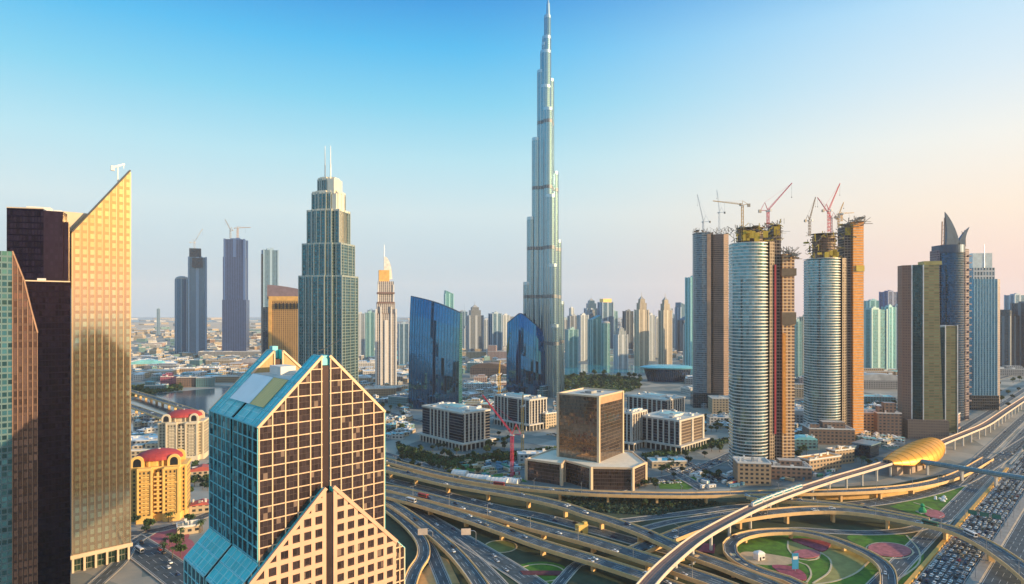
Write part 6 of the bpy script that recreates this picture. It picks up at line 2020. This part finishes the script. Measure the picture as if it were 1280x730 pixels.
along('C2', 10, 'on the upper parallel flyover')
along('B', 9, 'on the flyover sweeping down to the metro line')
along('A', 9, 'on the middle flyover')
along('L', 3, 'on the loop ramp')
along('D1', 4, 'on the bottom left ramp')
along('F', 3, 'on the short feeder flyover')
along('d2', 9, 'on the ground road under the parallel flyovers', .03)
along('left2', 7, 'on the wide road at bottom left', .03)
for key, n, z in (('szr_far', 60, .03), ('szr_serv', 26, .03), ('szr_serv2', 24, .03), ('szr_serv3', 14, .03), ('boulevard', 34, .03), ('crossroad', 8, .03), ('g2', 10, .03), ('mid1', 30, .03), ('mid2', 20, .03), ('mid4', 16, .03), ('behind', 8, .03), ('W1', 10, .05), ('W2', 10, .05)):
    path, w, lanes = ROADS[key]
    for k in range(n):
        i = int(cr_.random() * (len(path) - 2)); o_ = -w / 2 + 1.3 + (w - 2.6) * (cr_.randrange(lanes) + .5) / lanes
        q = offs(path, o_, z)[i]; nx = path[i + 1]
        f = cr_.random(); d = path[i + 1] - path[i]
        stuffc.append((q.x + d.x * f, q.y + d.y * f, q.z, math.atan2(d.y, d.x)))
# parked rows
for (px, py, n, mrow, rz) in ((880, 588, 16, 5, 45), (905, 602, 12, 3, 10), (500, 545, 10, 3, 40), (700, 545, 6, 3, 40), (600, 583, 10, 2, 45), (1150, 530, 14, 4, 45), (1195, 520, 16, 4, 45), (840, 604, 10, 2, 10), (450, 490, 16, 5, 10), (1060, 520, 12, 5, 0)):
    c = P(px, py)
    for a_ in range(n):
        for b_ in range(mrow):
            if cr_.random() < .25: continue
            lx, ly = (a_ - n / 2) * 2.9, b_ * 8.0
            x = c.x + lx * math.cos(R(rz)) - ly * math.sin(R(rz)); y = c.y + lx * math.sin(R(rz)) + ly * math.cos(R(rz))
            stuffc.append((x, y, .25, R(rz + 90)))
m = MB()
keys = list(PAINT)
for (x, y, z, a_) in stuffc:
    k = cr_.choice((0, 0, 0, 1, 1, 2, 3, 6))
    c_, s_ = math.cos(a_), math.sin(a_)
    def tr(p): return (x + p[0] * c_ - p[1] * s_, y + p[0] * s_ + p[1] * c_, z + p[2])
    def ringq(x0, x1, w, h): return [tr((x0, -w, h)), tr((x1, -w, h)), tr((x1, w, h)), tr((x0, w, h))]
    m.loft([ringq(-2.3, 2.3, .9, .3), ringq(-2.3, 2.25, .9, .9)], k, True, True, True)
    m.loft([ringq(-1.7, .9, .82, .9), ringq(-1.2, .35, .68, 1.35)], 7, True); m.face(ringq(-1.2, .35, .68, 1.36), k)
tag(m.build('distant_cars', [bpy.data.materials['car_' + k.replace(' ', '_')] for k in keys] + [glassm]), 'tiny parked and moving cars on roads and car parks in the distance', 'cars', kind='stuff')
# a few buses and trucks
def bus(label, key, f, off, col, kind='bus'):
    path, w, lanes = ROADS[key]; i = int(f * (len(path) - 2)); q = offs(path, off, .1)[i]; d = path[i + 1] - path[i]
    t = thing(kind, label, kind, q, math.atan2(d.y, d.x))
    m = MB(); m.box(0, 0, .5, 3.2, 11, 2.5); m.box(0, 0, 3.2, 3.4, 10, 2.1); m.build('body', plain('bus_' + '_'.join(str(c) for c in col), col, .4), t)
    m = MB()
    for s in (-1, 1): m.box(0, s * 1.27, 1.5, 2.6, 10, .06)
    m.box(5.52, 0, 1.3, 2.9, .06, 2.1); m.build('windows', glassm, t)
    for sx in (-3.4, 3.4):
        for sy in (-1, 1): m = MB(); m.tube((sx, sy * .9, .5), (sx, sy * 1.28, .5), .5, .5, 10); m.build('wheel', M_dark, t)
bus('red bus on the upper parallel flyover near the gabled glass tower', 'C2', .17, 2, (.50, .06, .05))
bus('dark red bus on the middle flyover above the building site', 'A', .24, 2.0, (.36, .05, .06))
bus('white bus on the lower parallel flyover', 'C1', .16, 1.5, (.72, .70, .68))
bus('white bus on the long arched flyover above the jam', 'E', .72, -2, (.72, .70, .68))
bus('dark green bus on the long arched flyover beside the jam edge', 'E', .66, 2.5, (.04, .16, .10))
bus('white bus on the wide road at bottom left', 'left2', .3, 3, (.72, .70, .68))

# ================================================================== TREES
def leaf_mat(name, col):
    t = NT(name)
    oi = t.new('ShaderNodeNewGeometry')
    c = t.ramp(oi.outputs['Random Per Island'], [(0, tuple(v * .5 for v in col)), (.5, col), (1, tuple(min(1, v * 1.7) for v in col))])
    t.link(t.bsdf(c, .8), t.out.inputs[0])
    return t.mat
LG = leaf_mat('leaves_green', (.045, .085, .025)); LG2 = leaf_mat('leaves_dark', (.025, .055, .03)); TR = plain('bark', (.14, .09, .06), .9)
def tree_meshes(seed, h, r, lm):
    q = random.Random(seed)
    m = MB(); m.tube((0, 0, 0), (0, 0, h * .45), r * .08, r * .05, 6, 0, False)
    limbs = []
    for k in range(4):
        a = 2 * math.pi * k / 4 + q.uniform(-.4, .4); e = (r * .5 * math.cos(a), r * .5 * math.sin(a), h * .7)
        m.tube((0, 0, h * .4), e, r * .045, r * .02, 5, 0, False); limbs.append(e)
    o = m.build('trunk', TR); mt = o.data; bpy.data.objects.remove(o)
    c = MB()
    lobes = [((0, 0, h * .72), r * .75)] + [((e[0], e[1], e[2] + q.uniform(-.1, .1) * h), r * q.uniform(.4, .58)) for e in limbs] + [((q.uniform(-.3, .3) * r, q.uniform(-.3, .3) * r, h * .9), r * .42)]
    for i in range(230):
        lc, lr = q.choice(lobes)
        v = Vector((q.gauss(0, 1), q.gauss(0, 1), q.gauss(0, 1))).normalized() * lr * q.uniform(.6, 1.05)
        p = Vector(lc) + Vector((v.x, v.y, v.z * .75))
        s = r * q.uniform(.10, .2)
        a = Vector((q.gauss(0, 1), q.gauss(0, 1), q.gauss(0, 1))).normalized(); b = a.orthogonal().normalized(); cc = a.cross(b)
        c.face([p - b * s - cc * s * .6, p + b * s - cc * s, p + b * s * .8 + cc * s, p - b * s + cc * s * .7])
    o = c.build('crown', lm); mc = o.data; bpy.data.objects.remove(o)
    return mt, mc
TM = [tree_meshes(1, 8, 3.6, LG), tree_meshes(2, 7, 3.2, LG2), tree_meshes(3, 10, 4.4, LG), tree_meshes(4, 6.5, 3.4, LG2)]
def palm_meshes():
    q = random.Random(9); m = MB(); m.tube((0, 0, 0), (.3, 0, 8), .28, .2, 7, 0, False); o = m.build('trunk', TR); mt = o.data; bpy.data.objects.remove(o)
    c = MB()
    for k in range(16):
        a = 2 * math.pi * k / 16 + q.uniform(-.15, .15); el = q.uniform(-.2, .9); p = Vector((.3, 0, 8)); L = 3.2
        prev = p; pw = .1
        for j in range(1, 5):
            f = j / 4; d = Vector((math.cos(a) * L * f, math.sin(a) * L * f, L * (math.sin(el) * f - .8 * f * f))); nx = p + d
            n = Vector((-math.sin(a), math.cos(a), 0)); w = .42 * math.sin(math.pi * (f * .8 + .1))
            c.face([prev - n * pw, nx - n * w + Vector((0, 0, -.12)), nx, prev]); c.face([prev, nx, nx + n * w + Vector((0, 0, -.12)), prev + n * pw])
            prev, pw = nx, w
    o = c.build('crown', LG); mc = o.data; bpy.data.objects.remove(o)
    return mt, mc
PMM = palm_meshes()
tq = random.Random(21)
def plant(px, py, where, pal=False, sc=None):
    mt, mc = PMM if pal else tq.choice(TM)
    nm = 'palm_tree' if pal else 'tree'
    t = bpy.data.objects.new(nm, None); new_id(t); t.location = P(px, py, .05); t.rotation_euler = (0, 0, tq.uniform(0, 6.28))
    s = sc or tq.uniform(.75, 1.25); t.scale = (s, s, s)
    tag(t, ('palm tree ' if pal else 'leafy green tree ') + where, 'palm tree' if pal else 'tree', ('palm trees ' if pal else 'leafy trees ') + where)
    a = bpy.data.objects.new('trunk', mt); new_id(a); a.parent = t
    b = bpy.data.objects.new('crown', mc); new_id(b); b.parent = t
def grove(n, where, x0, x1, y0, y1, pal=0, sc=None, avoid=()):
    k = 0
    while k < n:
        px, py = tq.uniform(x0, x1), tq.uniform(y0, y1)
        if any(a <= px <= b and c <= py <= d for a, b, c, d in avoid): continue
        plant(px, py, where, tq.random() < pal, sc); k += 1
grove(26, 'on the verge left of the nearest white framed office block', 492, 560, 556, 586)
grove(16, 'in front of the white framed office block left of the crane', 560, 625, 565, 580)
grove(14, 'between the two left white framed office blocks', 606, 660, 540, 562)
grove(48, 'in the park behind the brown cube', 706, 800, 470, 488, 0, 1.7)
grove(12, 'beside the fawn-walled office block', 868, 905, 545, 566)
grove(16, 'along the boulevard right of the cube podium', 812, 900, 572, 600)
grove(20, 'in the courtyard between the domed blocks and the glass tower', 236, 262, 572, 620)
grove(10, 'at the foot of the yellow domed block', 160, 256, 648, 668, .5)
grove(9, 'on the traffic islands at bottom left', 200, 228, 672, 700, .7)
grove(14, 'on the quay beside the left water basin', 168, 230, 484, 492, 0)
grove(12, 'at the right end of the cube podium', 794, 820, 602, 612, 0, .8)
grove(16, 'beside the long white building behind the banded tower', 880, 925, 520, 545)
grove(12, 'on the verge left of the magenta crane', 545, 600, 585, 594, .2, .8)
grove(18, 'near the market hall right of the orange-winged tower', 1080, 1128, 500, 530, .3)
grove(10, 'on the dark verge under the flyovers', 700, 850, 628, 640, .5, .7, [(760, 790, 620, 645)])
grove(40, 'around the foot of the cobalt tower', 430, 600, 500, 545, .3, 1.1, [(505, 612, 500, 562)])
grove(26, 'between the banded towers', 965, 1012, 520, 575, .3, 1.0)
grove(16, 'beside the station entrance', 1060, 1100, 560, 582, .5, .9)
grove(24, 'along the service road at the far right', 1215, 1275, 475, 510, .3, 1.3)
# park masses
def mass(label, pts, h, n, mat, s=3.0):
    q = random.Random(len(pts) + n); poly = pp(*pts)
    xs = [p[0] for p in poly]; ys = [p[1] for p in poly]
    def inside(x, y):
        r_ = False
        for i in range(len(poly)):
            x1, y1 = poly[i]; x2, y2 = poly[(i + 1) % len(poly)]
            if (y1 > y) != (y2 > y) and x < (x2 - x1) * (y - y1) / (y2 - y1) + x1: r_ = not r_
        return r_
    m = MB(); k = 0
    while k < n:
        x, y = q.uniform(min(xs), max(xs)), q.uniform(min(ys), max(ys))
        if not inside(x, y): continue
        z = h * q.uniform(.2, 1); p = Vector((x, y, z)); s_ = s * q.uniform(.5, 1)
        a = Vector((q.gauss(0, 1), q.gauss(0, 1), q.gauss(0, 1))).normalized(); b = a.orthogonal().normalized(); c = a.cross(b)
        m.face([p - b * s_ - c * s_, p + b * s_ - c * s_, p + b * s_ + c * s_, p - b * s_ + c * s_]); k += 1
    tag(m.build('shrubbery', mat), label, 'shrubs', kind='stuff')
mass('dark belt of park trees behind the brown cube', ((700, 470), (760, 469), (800, 474), (800, 486), (770, 494), (705, 490)), 3.5, 4000, LG, 2.2)
mass('hedges and shrubs around the white framed office blocks', ((495, 555), (560, 574), (640, 566), (700, 560), (700, 570), (620, 578), (560, 584), (500, 572)), 3, 4000, LG, 1.4)
mass('green shrubs between the viaducts and the golden tower', ((165, 484), (228, 480), (228, 488), (165, 496)), 5, 1500, LG, 2.5)
mass('low shrubs along the boulevard beside the right office blocks', ((800, 570), (930, 545), (935, 549), (810, 578)), 3, 1800, LG, 1.3)
mass('dark ground shrubs beneath the interchange flyovers', ((700, 622), (860, 624), (900, 630), (820, 645), (740, 640)), 1.5, 3000, LG2, 1.2)
# ------------------------------------------------------------------ haze
def build_haze():
    m = MB()
    m.box(0, 0, -1.5, 870, 33000, 33000)
    t = NT('haze_air')
    v = t.new('ShaderNodeVolumePrincipled')
    v.inputs['Color'].default_value = (0.97, 0.97, 1.0, 1)
    v.inputs['Density'].default_value = HAZE
    v.inputs['Anisotropy'].default_value = 0.0
    t.link(v.outputs[0], t.out.inputs['Volume'])
    o = m.build('haze', t.mat)
    tag(o, kind='stuff')
HAZE = 0.00004
build_haze()
